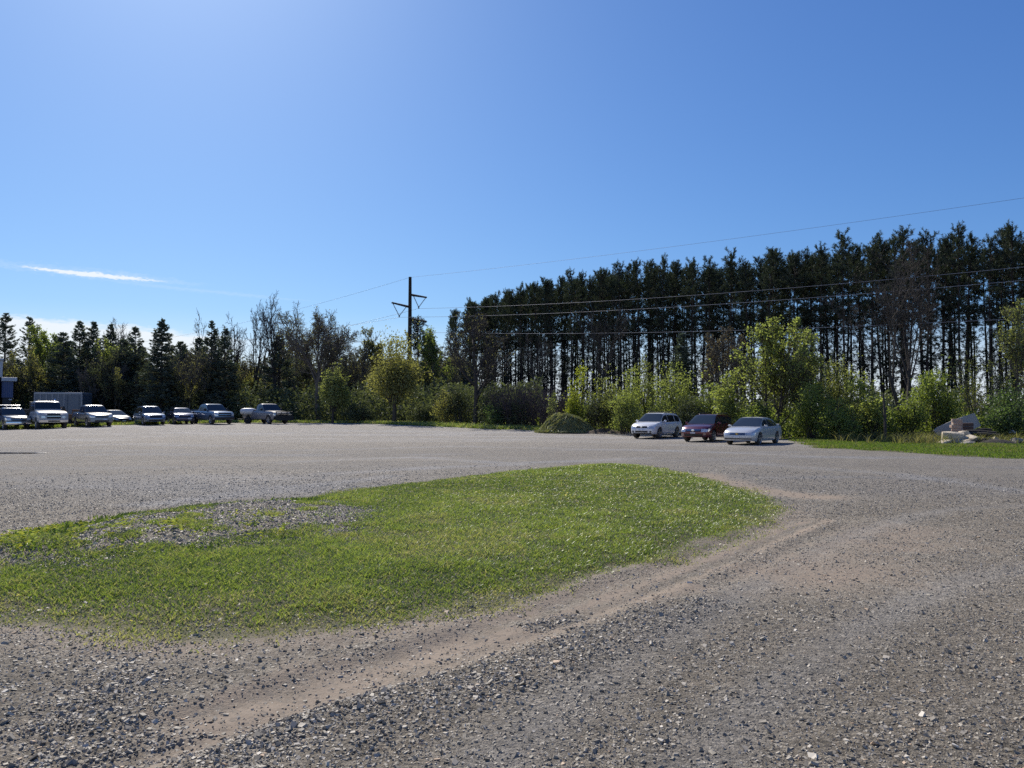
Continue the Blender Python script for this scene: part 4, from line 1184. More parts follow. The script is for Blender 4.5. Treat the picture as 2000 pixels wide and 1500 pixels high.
# ------------------------------------------------------------------ vehicles
def car_mats():
    MAT['glass'] = pbr('car_glass', (.018, .022, .026), .06, 0, .0, var=.02, spec=.8)
    MAT['rubber'] = pbr('tyre_rubber', (.022, .022, .024), .85, var=.25, vscale=9, dirt=((.16, .14, .12), .25))
    MAT['black'] = pbr('black_plastic', (.018, .018, .02), .5, var=.15)
    MAT['alloy'] = pbr('wheel_alloy', (.42, .42, .43), .35, .8, var=.1)
    MAT['chrome'] = pbr('chrome', (.72, .73, .75), .14, 1.0, var=.04)
    MAT['lamp'] = pbr('headlamp_lens', (.62, .64, .66), .08, .35, 1.0, var=.15, vscale=18, spec=.8)
    MAT['amber'] = pbr('amber_lens', (.35, .22, .10), .4, 0, .3)
    MAT['tail'] = pbr('tail_lens', (.28, .012, .012), .12, 0, 1.0, var=.05)
    MAT['plate'] = pbr('number_plate', (.62, .64, .68), .5, var=.12, vscale=16)
    MAT['darkgap'] = pbr('dark_gap', (.008, .008, .009), .9, var=.05)
    MAT['whitemirror'] = pbr('lamp_white', (.7, .7, .7), .2, 0, 1.0)


def paint(name, col, metal=.35, rough=.3, dust=.28):
    k = NT(name); co = k.n('ShaderNodeTexCoord').outputs['Object']
    z = k.n('ShaderNodeSeparateXYZ', {0: co}).outputs[2]
    nz = k.noise(co, 5.0, 5, .65)
    low = k.n('ShaderNodeMapRange', {'Value': z, 1: .75, 2: .2, 3: .05, 4: 1.0}).outputs[0]
    m = k.math('MULTIPLY', k.math('MULTIPLY', low, nz), dust * 1.6, clamp=True)
    c = k.mix(m, col, (.25, .22, .18))
    r = k.math('ADD', rough, k.math('MULTIPLY', m, .5))
    return k.out(k.n('ShaderNodeBsdfPrincipled', {'Base Color': c, 'Roughness': r, 'Metallic': metal, 'Coat Weight': .8, 'Coat Roughness': .07}).outputs[0])


def smooth_interp(tab, d=.05):
    xs = np.array([t[0] for t in tab]); ys = np.array([t[1] for t in tab])
    def f(x):
        x = np.asarray(x, float); return np.mean([np.interp(x + o, xs, ys) for o in (-d, -d / 2, 0, d / 2, d)], 0)
    return f


class Car:
    """one vehicle; x forward, y left, z up; body and cabin are lofted, the fittings are patches laid on them"""
    def __init__(s, name, label, sp, mat, cat='car', group=None):
        s.sp = sp; s.L = sp['L']; s.W = sp['W']; s.mat = mat
        s.e = empty(name); tag(s.e, label, cat, group)
        s.top = smooth_interp(sp['top'], sp.get('td', .05)); s.hw = smooth_interp(sp['plan'], .05)
        s.sill = smooth_interp(sp['sill'], .04); s.roof = smooth_interp(sp['roof'], .05)
        s.nose = smooth_interp(sp['nose'], .02); s.tail = smooth_interp(sp.get('tailp', [(.2, -.05), (.5, 0), (.9, -.03), (1.1, -.1)]), .02)
        s.axles = sp['axles']; s.r = sp['r']
        s.body(); s.cabin(); s.wheels()

    def warp(s, p):
        x, y, z = p; h = s.L / 2; w = s.hw(x) * s.W / 2
        wf = max(0, (x - (h - .75)) / .75) ** 2; wr = max(0, (-x - (h - .6)) / .6) ** 2
        q = 1 - min(1, abs(y) / max(w, .1)) ** 2
        return (x + wf * (s.sp.get('bow', .10) * (q - .6) + float(s.nose(z))) - wr * (.05 * (q - .6) + float(s.tail(z))), y, z)

    SEC = [(.93, 0.0), (.975, .10), (1.0, .45), (.992, .72), (.965, .90), (.90, .985), (.5, 1.0), (0, 1.0)]

    def body_pt(s, x, t, sgn=1):
        zt = float(s.top(x)); zs = float(s.sill(x)); w = float(s.hw(x)) * s.W / 2
        zb = zs
        for ax in s.axles:
            Rr = s.r + s.sp.get('gap', .065); dx = abs(x - ax)
            if dx < Rr: zb = max(zb, s.r + math.sqrt(Rr * Rr - dx * dx) * .98)
        i = min(int(t), 6); f = t - i
        a, b = s.SEC[i], s.SEC[i + 1]
        yf = a[0] + (b[0] - a[0]) * f; zf = a[1] + (b[1] - a[1]) * f
        z = zs + (zt - zs) * zf
        crown = s.sp.get('crown', .03) * max(0, 1 - (yf / .9) ** 2)
        z = max(z, zb + (.004 * t if z < zb else 0))
        z = min(z, zt) + (crown if t > 5 else 0) * (1 if abs(x) < s.L / 2 - .1 else 0)
        return s.warp((x, sgn * w * yf, z))

    def body(s):
        h = s.L / 2; xs = list(np.linspace(-h, h, 60))
        for ax in s.axles:
            Rr = s.r + .065
            xs += [ax - Rr - .002, ax - Rr + .004, ax + Rr - .004, ax + Rr + .002] + list(ax + Rr * np.cos(np.linspace(.15, PI - .15, 12)))
        xs += [h - .02, h - .06, -h + .02, -h + .06]
        xs = sorted(set(round(float(x), 4) for x in xs if -h <= x <= h))
        m = MB()
        for sg in (1, -1):
            m.grid([[s.body_pt(x, t, sg) for t in range(8)] for x in xs])
        for x in (-h, h):
            rows = []
            for t in range(6):
                p = s.body_pt(x, t); w = float(s.hw(x)) * s.W / 2 * s.SEC[t][0]
                z = p[2]
                rows.append([s.warp((x, w * k, z)) for k in np.linspace(-1, 1, 11)])
            m.grid(rows)
        s.b = m.build('body', s.mat, s.e, True, angle=35)
        # floor and wheel wells
        u = MB(); zf = float(s.sill(0)) + .03
        u.box((0, 0, zf + .14), (s.L - .5, s.W * .80, .28)); u.build('underbody', MAT['darkgap'], s.e)

    def cab_pt(s, x, t, sgn=1, lift=0.0):
        sp = s.sp; belt = float(s.top(x)) - sp.get('sink', .012)
        zr = max(float(s.roof(x)), belt + .002)
        wb = float(s.hw(x)) * s.W / 2 * sp.get('cabw', .90); hmax = sp['H'] - belt
        f = min(1, max(0, (zr - belt) / max(hmax, .1)))
        wr = wb - (wb - s.W / 2 * sp.get('roofw', .68)) * f
        edge = belt + (zr - belt) * .90
        if t <= 1:
            y = wb + (wr - wb) * t * .92; z = belt + (edge - belt) * t
        else:
            q = t - 1; y = (wb + (wr - wb) * .92) * max(0, math.cos(min(q, 1) * PI / 2)) ** .55 if q < .999 else 0
            z = edge + (zr - edge) * max(0, math.sin(q * PI / 2)) ** .6
        return (x, sgn * (y + lift * (t <= 1)), z)

    def cabin(s):
        sp = s.sp; x0, x1 = sp['cab'][0], sp['cab'][3]
        xs = np.linspace(x0, x1, 54); m = MB()
        ts = [0, .25, .5, .75, 1, 1.08, 1.2, 1.35, 1.5, 1.7, 1.85, 2]
        for sg in (1, -1):
            m.grid([[s.cab_pt(x, t, sg) for t in ts] for x in xs])
        for x in (x0, x1):
            m.grid([[s.cab_pt(x, t, -1) for t in ts], [s.cab_pt(x, t, 1) for t in ts]])
        m.build('roof', sp.get('roofmat', s.mat), s.e, True, angle=50)

    def patch(s, fn, xa, xb, ta, tb, nx=8, nt=6, off=.005, sides=(1,), m=None, skew=0.0):
        m = m or MB()
        for sg in sides:
            P = []
            for i in range(nx + 1):
                row = []
                for j in range(nt + 1):
                    t = ta + (tb - ta) * j / nt; x = xa + (xb - xa) * i / nx + skew * (j / nt)
                    p = Vector(fn(x, t, sg)); e = .01
                    tx = Vector(fn(x + e, t, sg)) - Vector(fn(x - e, t, sg)); tt = Vector(fn(x, t + e, sg)) - Vector(fn(x, t - e, sg))
                    nn = tx.cross(tt)
                    if nn.length < 1e-9: nn = Vector((0, sg, 0))
                    nn.normalize()
                    if nn.dot(Vector((0, p.y, p.z - .6))) < 0: nn = -nn
                    row.append(p + nn * off)
                P.append(row)
            m.grid(P)
        return m

    def wheels(s):
        r = s.r; tw = s.sp.get('tw', .21)
        tp = [(-tw / 2, r * .66), (-tw / 2, r * .9), (-tw * .42, r * .97), (-tw * .25, r), (tw * .25, r), (tw * .42, r * .97), (tw / 2, r * .9), (tw / 2, r * .66)]
        for ax in s.axles:
            for sg in (1, -1):
                y = sg * (s.W / 2 * s.sp.get('trk', .965) - tw / 2)
                w = empty('wheel', (ax, y, r), 0, s.e)
                m = MB(); m.lathe(tp, 'y', 26); m.build('tyre', MAT['rubber'], w, True)
                m = MB(); yo = sg * tw * .36
                m.lathe([(yo - sg * .09, .02), (yo - sg * .09, r * .58), (yo + sg * .02, r * .67), (yo + sg * .035, r * .66), (yo + sg * .02, r * .60)], 'y', 26)
                n = s.sp.get('spokes', 5)
                for k in range(n):
                    a = 2 * PI * k / n + .3
                    M = Matrix.Rotation(-a, 3, 'Y')
                    m.box(Vector((math.cos(a) * r * .34, yo, math.sin(a) * r * .34)), (r * .58, .03, r * .17), M)
                m.lathe([(yo + sg * .03, 0.0), (yo + sg * .03, r * .16), (yo - sg * .02, r * .17)], 'y', 14)
                m.build('rim', s.sp.get('rim', MAT['alloy']), w, True, angle=30)

    def windows(s, sides, ws=(.06, .84), wr=None):
        """sides: list of (x from, x to) for the side glass"""
        sp = s.sp; c = sp['cab']          # rear base, rear top, front top, front base
        wsx0, wsx1 = c[3] - .03, c[2] + .02
        def strip(xa, xb, tmin, name):
            m = MB(); P = []
            for i in range(11):
                x = xa + (xb - xa) * i / 10
                row = []
                for k in np.linspace(-1, 1, 13):
                    t = 2 - (2 - tmin) * abs(k); sg = 1 if k >= 0 else -1
                    row.append(s.cab_pt(x, t, sg))
                P.append(row)
            P = np.array(P)
            du = np.gradient(P, axis=0); dv = np.gradient(P, axis=1); nn = np.cross(du, dv); nn /= np.linalg.norm(nn, axis=2)[:, :, None] + 1e-9
            nn *= np.sign(nn[:, :, 2:3] + 1e-9)
            m.grid((P + nn * .006).tolist()); m.build(name, MAT['glass'], s.e, True, angle=60)
        strip(wsx0, wsx1, 1.10, 'windshield')
        if sp.get('rearglass', True): strip(c[0] + .03, c[1] - .02, 1.12, 'rear_window')
        for sg in (1, -1):
            for xa, xb in sides:
                s.patch(s.cab_pt, xa, xb, ws[0], ws[1], 10, 4, .006, (sg,)).build('side_window', MAT['glass'], s.e, True)

    def doors(s, cuts, handles, t0=.35, t1=4.8):
        for sg in (1, -1):
            for xa, xb in zip(cuts[:-1], cuts[1:]):
                d = s.patch(s.body_pt, min(xa, xb) + .012, max(xa, xb) - .012, t0, t1, 12, 8, .004, (sg,)).build('door', s.mat, s.e, True)
                hx = min(xa, xb) + .14
                p = Vector(s.body_pt(hx, 3.7, sg)); m = MB(); m.box(p + Vector((0, sg * .018, 0)), (.20, .03, .035)); m.build('handle', s.sp.get('handle', s.mat), d, False, .008)

    def front(s, y, z, d=0.0):
        p = s.warp((s.L / 2, y, z)); return Vector((p[0] + d, p[1], p[2]))

    def fpanel(s, name, mat, ya, yb, za, zb, d=.008, parent=None, thick=.03, ny=10, taper=0.0, n=2, end='front'):
        """a panel that follows the nose (or the tail), mirrored when it does not cross the middle"""
        m = MB(); F_, B_ = [], []
        for j in range(n + 1):
            f = j / n; z = za + (zb - za) * f; rf, rb = [], []
            for i in range(ny + 1):
                y = (ya + taper * f if ya * yb < 0 else ya) + ((yb - taper * f) - (ya + taper * f if ya * yb < 0 else ya)) * i / ny
                x = s.L / 2 if end == 'front' else -s.L / 2
                p = Vector(s.warp((x, y, z))); o = d if end == 'front' else -d
                rf.append(p + Vector((o, 0, 0))); rb.append(p + Vector((o - (thick if end == 'front' else -thick), 0, 0)))
            F_.append(rf); B_.append(rb)
        m.grid(F_); m.grid(B_, True)
        for a, b in ((F_[0], B_[0]), (F_[-1], B_[-1]), ([r[0] for r in F_], [r[0] for r in B_]), ([r[-1] for r in F_], [r[-1] for r in B_])): m.grid([a, b])
        return m.build(name, mat, parent or s.e, True, angle=30)

    def headlight(s, y0, zl, zh, back=.34, inner_drop=.0, mat=None, name='headlight', side_t=None):
        for sg in (1, -1):
            m = MB(); h = s.L / 2; rows = []
            for j in range(4):
                f = j / 3; z = zl + (zh - zl) * f; row = []
                for k in range(12):
                    u = k / 11
                    if u < .6:
                        yy = y0 + (float(s.hw(h)) * s.W / 2 * .985 - y0) * (u / .6); x = h
                        zz = z - inner_drop * (1 - u / .6) * f
                        p = Vector(s.warp((x, sg * yy, zz))); p.x += .010
                    else:
                        v = (u - .6) / .4; x = h - back * v * (.55 + .45 * f)
                        w = float(s.hw(x)) * s.W / 2
                        zt = float(s.top(x)) - .035
                        zz = min(zl + (zh - zl) * (f * (1 - .35 * v) + .32 * v), zt)
                        p = Vector(s.warp((x, sg * w * .992, zz))); p.y += sg * .010; p.x += .004
                    row.append(p)
                rows.append(row)
            m.grid(rows); m.build(name, mat or MAT['lamp'], s.e, True, angle=60)

    def mirrors(s, x, z, mat=None, size=(.10, .20, .15)):
        for sg in (1, -1):
            y = float(s.hw(x)) * s.W / 2 * .93
            m = MB(); c = (x, sg * (y + .15), z)
            m.lathe([(-.5, 0), (-.49, .3), (-.35, .46), (0, .5), (.4, .5), (.5, .44), (.5, 0)], 'x', 14, c, size)
            m.tube([(x, sg * (y - .06), z - .05), (x, sg * (y + .12), z - .02)], .028, 6)
            m.build('mirror', mat or s.mat, s.e, True, angle=50)

    def seat(s, x, y, heading):
        """heading: angle from straight-at-the-camera-plane (-Y), positive turning the nose to +X"""
        s.e.location = (x, y, tz(x, y) + .0)
        s.e.rotation_euler = (0, 0, -PI / 2 + heading)
        return s


def flat_front(s, plate=True):
    pass


def sedan_spec(**k):
    d = dict(L=4.78, W=1.78, H=1.46, r=.318, axles=(1.42, -1.28), tw=.2, cab=(-1.72, -1.02, .30, 1.18), roofw=.64, cabw=.905,
             top=[(-2.39, .80), (-2.33, .93), (-2.25, .985), (-1.6, 1.0), (-1.2, .965), (.3, .925), (1.15, .935), (1.6, .88), (2.05, .785), (2.3, .70), (2.39, .645)],
             plan=[(-2.39, .86), (-2.25, .93), (-1.9, .975), (-1, 1), (1.2, 1), (1.7, .985), (2.1, .95), (2.3, .88), (2.39, .80)],
             sill=[(-2.39, .34), (-2.2, .26), (-1.5, .21), (2.0, .20), (2.39, .24)],
             roof=[(-1.75, .93), (-1.70, 1.0), (-1.02, 1.36), (-.6, 1.445), (-.2, 1.46), (.1, 1.45), (.33, 1.415), (1.2, .92)],
             nose=[(.2, -.07), (.32, -.01), (.46, 0), (.56, -.025), (.66, -.07), (.8, -.15)], bow=.14, crown=.03)
    d.update(k); return d


def suv_spec(**k):
    d = dict(L=4.60, W=1.83, H=1.66, r=.355, axles=(1.42, -1.24), tw=.225, cab=(-2.12, -1.72, .42, 1.22), roofw=.67, cabw=.915,
             top=[(-2.30, .80), (-2.26, 1.0), (-2.1, 1.06), (-1.0, 1.05), (.4, 1.02), (1.2, 1.05), (1.7, .99), (2.05, .90), (2.24, .80), (2.30, .74)],
             plan=[(-2.30, .90), (-2.2, .95), (-1.8, .985), (-1, 1), (1.3, 1), (1.75, .985), (2.1, .94), (2.24, .87), (2.30, .80)],
             sill=[(-2.30, .42), (-2.1, .34), (-1.5, .29), (1.9, .28), (2.30, .30)],
             roof=[(-2.15, 1.0), (-2.1, 1.1), (-1.72, 1.55), (-1.5, 1.615), (-.8, 1.655), (-.1, 1.66), (.25, 1.645), (.45, 1.605), (1.25, 1.03)],
             nose=[(.25, -.10), (.38, -.02), (.55, 0), (.66, -.03), (.76, -.08), (.9, -.16)], bow=.14, crown=.035)
    d.update(k); return d


def pickup_spec(**k):
    d = dict(L=5.85, W=2.0, H=1.93, r=.40, axles=(1.95, -1.75), tw=.26, cab=(-.95, -.80, .55, 1.28), roofw=.72, cabw=.93,
             top=[(-2.92, 1.18), (-2.85, 1.26), (-.95, 1.27), (-.6, 1.25), (.6, 1.22), (1.25, 1.24), (1.9, 1.22), (2.5, 1.17), (2.80, 1.10), (2.92, 1.02)],
             plan=[(-2.92, .95), (-2.8, .97), (-1, .985), (1.3, 1), (2.0, 1), (2.6, .97), (2.85, .92), (2.92, .88)],
             sill=[(-2.92, .60), (-2.6, .52), (-1, .44), (1.3, .42), (2.92, .40)],
             roof=[(-.98, 1.25), (-.94, 1.3), (-.80, 1.80), (-.6, 1.885), (0, 1.93), (.3, 1.92), (.58, 1.86), (1.3, 1.22)],
             nose=[(.35, -.10), (.45, 0), (.6, 0.02), (.72, -.02), (.9, -.02), (1.05, -.06), (1.2, -.13)], bow=.10, crown=.03, rearglass=True, spokes=6)
    d.update(k); return d


def bed(c):
    """an open load bed let into the rear of a pickup: dark floor and raised rails"""
    h = c.L / 2; xr, xf = -h + .10, c.sp['cab'][0] - .06; z = float(c.top(-h + .6))
    m = MB(); w = c.W / 2 * .80
    m.box(((xr + xf) / 2, 0, z + .035), (xf - xr, 2 * w, .012)); m.build('bed', MAT['darkgap'], c.e)  # deck is closed; the hollow's shade is put into this sheet's colour
    m = MB()
    for sg in (1, -1): m.box(((xr + xf) / 2, sg * (w + .045), z + .055), (xf - xr + .1, .09, .07))
    m.box((xr - .02, 0, z + .055), (.07, 2 * w + .18, .07)); m.build('bed_rail', c.mat, c.e, False, .012)


def emblem(c, z, size, mat, kind='oval', d=.03):
    p = c.front(0, z, d); m = MB()
    if kind == 'oval':
        m.lathe([(-.01, 0), (-.01, .5), (.012, .46), (.016, 0)], 'x', 20, p, (1, size[0], size[1]))
    else:
        m.box(p, (.02, size[0], size[1] * .55)); m.box(p + Vector((.002, 0, 0)), (.02, size[0] * .36, size[1]))
    return m.build('emblem', mat, c.e, True, angle=30)


def build_near_cars():
    # white compact off-roader
    c = Car('parked_car', 'white compact off-roader with a roof rack, left of the three parked cars', suv_spec(gap=.06), paint('pearl_white', (.76, .76, .76), .0, .28), 'car', 'cars parked before the brush')
    c.windows([(.93, .02), (-.03, -1.02), (-1.10, -1.82)])
    c.doors([1.02, -.02, -1.0], 2)
    c.fpanel('grille', MAT['black'], -.40, .40, .68, .80, .006, taper=.05)
    for z in (.715, .755): c.fpanel('grille_bar', MAT['black'], -.36, .36, z - .008, z + .008, .018)
    emblem(c, .745, (.16, .11), MAT['chrome'], 'oval', .028)
    c.headlight(.50, .64, .80, .50)
    c.fpanel('bumper_intake', MAT['black'], -.42, .42, .40, .50, .006, taper=-.03)
    c.fpanel('lower_lip', MAT['black'], -.66, .66, .29, .36, .008)
    for sg in (-1, 1):
        m = MB(); p = c.front(sg * .60, .45, .004); m.lathe([(-.02, 0), (-.02, .07), (.006, .062), (.008, 0)], 'x', 16, p); m.build('fog_lamp', MAT['black'], c.e, True)
    c.fpanel('number_plate', MAT['plate'], -.15, .15, .52, .60, .022)
    c.mirrors(.86, 1.12)
    for sg in (1, -1):
        m = MB(); m.tube([(.10, sg * .56, 1.63), (.02, sg * .56, 1.70), (-.7, sg * .57, 1.725), (-1.45, sg * .565, 1.69), (-1.52, sg * .56, 1.62)], .022, 8); m.build('roof_rail', MAT['black'], c.e, True)
    m = MB()
    for x in (-.25, -1.1): m.box((x, 0, 1.715), (.06, 1.10, .03))
    m.build('roof_rack', MAT['black'], c.e, False, .008)
    c.headlight(.70, .98, 1.30, .3, 0, MAT['tail'], 'trim') if False else None
    for sg in (1, -1):
        c.patch(c.body_pt, -2.28, -2.10, 3.2, 4.9, 4, 5, .008, (sg,)).build('tail_lamp', MAT['tail'], c.e, True)
    c.fpanel('rear_plate', MAT['plate'], -.16, .16, .72, .82, .012, end='rear')
    FLx, FLy = G(1286, 857)
    place_by_wheel(c, FLx, FLy, R(-36))

    # maroon wagon
    sp = suv_spec(L=4.78, W=1.82, H=1.60, r=.345, axles=(1.42, -1.32), cab=(-2.22, -1.78, .42, 1.28), roofw=.66,
                  top=[(-2.39, .80), (-2.34, .98), (-2.2, 1.04), (-1.0, 1.01), (.4, .98), (1.25, 1.0), (1.75, .95), (2.1, .87), (2.32, .78), (2.39, .72)],
                  plan=[(-2.39, .90), (-2.28, .95), (-1.8, .985), (-1, 1), (1.3, 1), (1.8, .985), (2.15, .94), (2.32, .87), (2.39, .79)],
                  sill=[(-2.39, .40), (-2.1, .32), (-1.5, .27), (1.9, .26), (2.39, .28)],
                  roof=[(-2.25, .98), (-2.2, 1.06), (-1.78, 1.46), (-1.5, 1.54), (-.8, 1.59), (-.1, 1.60), (.25, 1.585), (.45, 1.545), (1.32, .98)])
    c = Car('parked_car', 'maroon estate car with big clear headlamps, between the white and the silver car', sp, paint('maroon', (.115, .010, .022), .45, .25, .12), 'car', 'cars parked before the brush')
    c.windows([(.98, .04), (-.02, -1.02), (-1.09, -1.92)])
    c.doors([1.05, 0.0, -1.0], 2)
    c.fpanel('grille', MAT['black'], -.40, .40, .60, .72, .008, taper=-.04)
    c.fpanel('grille_surround', MAT['chrome'], -.44, .44, .715, .74, .020); c.fpanel('grille_bar', MAT['chrome'], -.40, .40, .645, .665, .022)
    emblem(c, .665, (.20, .12), MAT['chrome'], 'oval', .034)
    c.headlight(.47, .58, .76, .55)
    c.fpanel('bumper_intake', MAT['black'], -.52, .52, .33, .47, .006)
    for sg in (-1, 1):
        for z in (.36, .42, .48): c.fpanel('fog_lamp_trim', MAT['chrome'], sg * .58, sg * .72, z, z + .018, .012, ny=4)
    c.fpanel('number_plate', MAT['plate'], -.15, .15, .49, .56, .022)
    c.mirrors(.90, 1.07)
    for sg in (1, -1):
        m = MB(); m.tube([(.10, sg * .56, 1.56), (.02, sg * .56, 1.625), (-.7, sg * .57, 1.65), (-1.5, sg * .56, 1.62), (-1.6, sg * .55, 1.55)], .024, 8); m.build('roof_rail', MAT['black'], c.e, True)
        c.patch(c.body_pt, -2.37, -2.15, 3.2, 4.9, 4, 5, .008, (sg,)).build('tail_lamp', MAT['tail'], c.e, True)
    m = MB(); m.box((.95, -.28, 1.205), (.03, .20, .02)); m.build('dash_paper', MAT['plate'], c.e)
    FLx, FLy = G(1391.5, 863)
    place_by_wheel(c, FLx, FLy, R(-36))

    # silver sedan
    c = Car('parked_car', 'silver four-door saloon with a boot spoiler, right of the three parked cars', sedan_spec(), paint('silver', (.56, .565, .57), .25, .3), 'car', 'cars parked before the brush')
    c.windows([(.82, -.06), (-.12, -1.05), (-1.10, -1.40)])
    c.doors([.95, -.09, -1.06], 2)
    c.fpanel('grille', MAT['black'], -.42, .42, .535, .64, .006, taper=.03)
    c.fpanel('grille_bar', MAT['chrome'], -.50, .50, .578, .602, .020)
    emblem(c, .59, (.15, .06), pbr('gold_badge', (.55, .40, .12), .25, .9), 'cross', .04)
    c.headlight(.52, .535, .655, .46)
    c.fpanel('bumper_strip', MAT['black'], -.72, .72, .315, .365, .008)
    c.fpanel('number_plate', MAT['plate'], -.17, .15, .40, .50, .024)
    c.mirrors(.84, .99, MAT['black'] if False else None, (.09, .19, .12))
    m = MB(); rows = [[(-2.26, y, .985), (-2.24, y, 1.06), (-2.36, y, 1.075), (-2.36, y, 1.05)] for y in np.linspace(-.66, .66, 9)]
    m.grid(rows); m.build('spoiler', c.mat, c.e, True)
    for sg in (1, -1): c.patch(c.body_pt, -2.37, -2.14, 3.0, 4.7, 4, 5, .008, (sg,)).build('tail_lamp', MAT['tail'], c.e, True)
    m = MB(); m.box((.22, 0, 1.475), (.05, .05, .05)); m.build('roof_aerial', MAT['black'], c.e, False, .01)
    FLx, FLy = G(1481, 869)
    place_by_wheel(c, FLx, FLy, R(-37))


def place_by_wheel(c, x, y, heading, front=True):
    """puts the left front tyre's contact patch on the given ground point"""
    ax = c.axles[0]; ly = c.W / 2 * .965 - c.sp.get('tw', .21) / 2
    a = -PI / 2 + heading
    ox = ax * math.cos(a) - ly * math.sin(a); oy = ax * math.sin(a) + ly * math.cos(a)
    c.seat(x - ox, y - oy, heading)


def place_front(c, px, Y, rel):
    """nose centre at a picture column and depth; rel = turn away from facing the viewer, nose to the right"""
    X = (px - 1000) / F * Y
    heading = math.atan2(-X, Y) + R(rel)          # facing the viewer, then turned
    a = -PI / 2 + heading
    c.seat(X - c.L / 2 * math.cos(a), Y - c.L / 2 * math.sin(a), heading)


def build_far_cars():
    GR = 'vehicles parked along the far tree line'
    # white medium truck
    wm = paint('truck_white', (.33, .35, .38), .0, .4, .25)
    sp = pickup_spec(L=6.6, W=2.38, H=2.42, r=.47, axles=(2.35, -2.1), tw=.30, cab=(-.75, -.66, .78, 1.15), roofw=.80, cabw=.90, gap=.10,
                     top=[(-3.3, 1.15), (-.9, 1.2), (-.7, 1.45), (.8, 1.52), (1.1, 1.58), (2.0, 1.56), (2.9, 1.44), (3.2, 1.36), (3.3, 1.25)],
                     plan=[(-3.3, .9), (-.9, .9), (1.1, .93), (1.7, 1.0), (2.9, 1.0), (3.2, .97), (3.3, .93)],
                     sill=[(-3.3, .72), (-1, .66), (1.3, .60), (3.3, .58)],
                     roof=[(-.78, 1.4), (-.74, 1.5), (-.66, 2.25), (-.4, 2.38), (.3, 2.42), (.6, 2.40), (.8, 2.32), (1.2, 1.55)],
                     nose=[(.5, 0), (.8, .02), (1.2, 0), (1.4, -.06), (1.6, -.16)], bow=.12, rim=MAT['alloy'])
    c = Car('work_truck', 'big white work truck with a wide black grille and chrome bumper', sp, wm, 'truck', GR)
    c.windows([(.92, .15), (.08, -.55)])
    c.doors([1.02, .02, -.66], 2)
    c.fpanel('grille', MAT['black'], -.52, .52, .88, 1.30, .012, taper=.03)
    for z in (.98, 1.08, 1.18): c.fpanel('grille_bar', MAT['chrome'] if z == 1.08 else MAT['black'], -.5, .5, z - .018, z + .018, .03)
    for sg in (-1, 1): c.fpanel('headlight', MAT['lamp'], sg * .64, sg * .92, .92, 1.10, .014, ny=4)
    c.fpanel('bumper', MAT['chrome'], -1.08, 1.08, .56, .76, .10, thick=.14)
    c.fpanel('bumper_intake', MAT['black'], -.45, .45, .60, .72, .106, thick=.02)
    for y in (-.62, 0, .62):
        m = MB(); m.lathe([(0, .07), (.05, .055), (.075, 0)], 'z', 10, (.45, y, 2.41)); m.build('roof_lamp', MAT['amber'], c.e, True)
    c.mirrors(1.15, 1.75, MAT['black'], (.1, .24, .42))
    m = MB(); m.box((-2.0, 0, 1.28), (2.4, 2.1, .12)); m.box((-1.0, 0, 1.85), (.10, 2.0, 1.0)); m.box((-2.0, 1.0, 1.5), (2.3, .06, .4)); m.box((-2.0, -1.0, 1.5), (2.3, .06, .4)); m.build('load_bed', MAT['black'], c.e, False, .02)
    m = MB(); m.tube([(-.9, .95, .8), (-.9, .95, 2.45), (-1.0, .95, 2.6)], .07, 10); m.build('exhaust_pipe', MAT['chrome'], c.e, True)
    place_front(c, 106, 65.5, 12)

    # left edge pickup with roof lamps
    gm = paint('pewter', (.14, .15, .165), .5, .25, .2)
    c = Car('pickup_truck', 'grey pickup with a row of roof lamps and gleaming bonnet at the left picture edge', pickup_spec(H=1.98), gm, 'truck', GR)
    c.windows([(1.0, .12), (.05, -.72)]); c.doors([1.12, .06, -.82], 2); bed(c)
    c.fpanel('grille', MAT['black'], -.50, .50, .78, 1.04, .01); c.fpanel('grille_bar', MAT['chrome'], -.5, .5, .90, .93, .03)
    c.headlight(.60, .82, 1.02, .35); c.fpanel('bumper', MAT['chrome'], -.94, .94, .46, .66, .06, thick=.1)
    c.mirrors(.95, 1.36, MAT['black'], (.1, .26, .28))
    for y in (-.4, 0, .4):
        m = MB(); m.lathe([(0, .06), (.05, .05), (.07, 0)], 'z', 10, (.25, y, 1.96)); m.build('roof_lamp', MAT['amber'], c.e, True)
    m = MB()
    for sg in (1, -1):
        m.tube([(-1.15, sg * .85, 1.3), (-1.15, sg * .85, 2.12)], .04, 8)
    m.tube([(-1.15, -.95, 2.12), (-1.15, .95, 2.12)], .04, 8); m.build('headache_rack', MAT['chrome'], c.e, True)
    place_front(c, 38, 66.0, 12)

    # silver pickup
    sm = paint('champagne', (.21, .21, .21), .4, .32, .25)
    c = Car('pickup_truck', 'silver grey pickup with a bright bonnet right of the big white truck', pickup_spec(), sm, 'truck', GR)
    c.windows([(1.0, .12), (.05, -.72)]); c.doors([1.12, .06, -.82], 2); bed(c)
    c.fpanel('grille', MAT['black'], -.46, .46, .80, 1.0, .01); c.fpanel('grille_bar', sm, -.46, .46, .88, .915, .03); c.headlight(.56, .80, .98, .4)
    c.fpanel('bumper_intake', MAT['black'], -.55, .55, .45, .58, .01); c.fpanel('number_plate', MAT['plate'], .10, .40, .60, .70, .02)
    c.mirrors(.95, 1.34, MAT['black'], (.1, .24, .2))
    place_front(c, 200, 66.5, 15)

    # dark saloon with white top
    dm = paint('ink', (.012, .014, .020), .3, .25, .1); wt = paint('white_top', (.6, .6, .6), .0, .4, .0)
    c = Car('parked_car', 'dark low car with a white roof between the silver pickup and the blue grey off-roader', sedan_spec(roofmat=wt), dm, 'car', GR)
    c.windows([(.82, -.06), (-.12, -1.05)]); c.doors([.95, -.09, -1.06], 2)
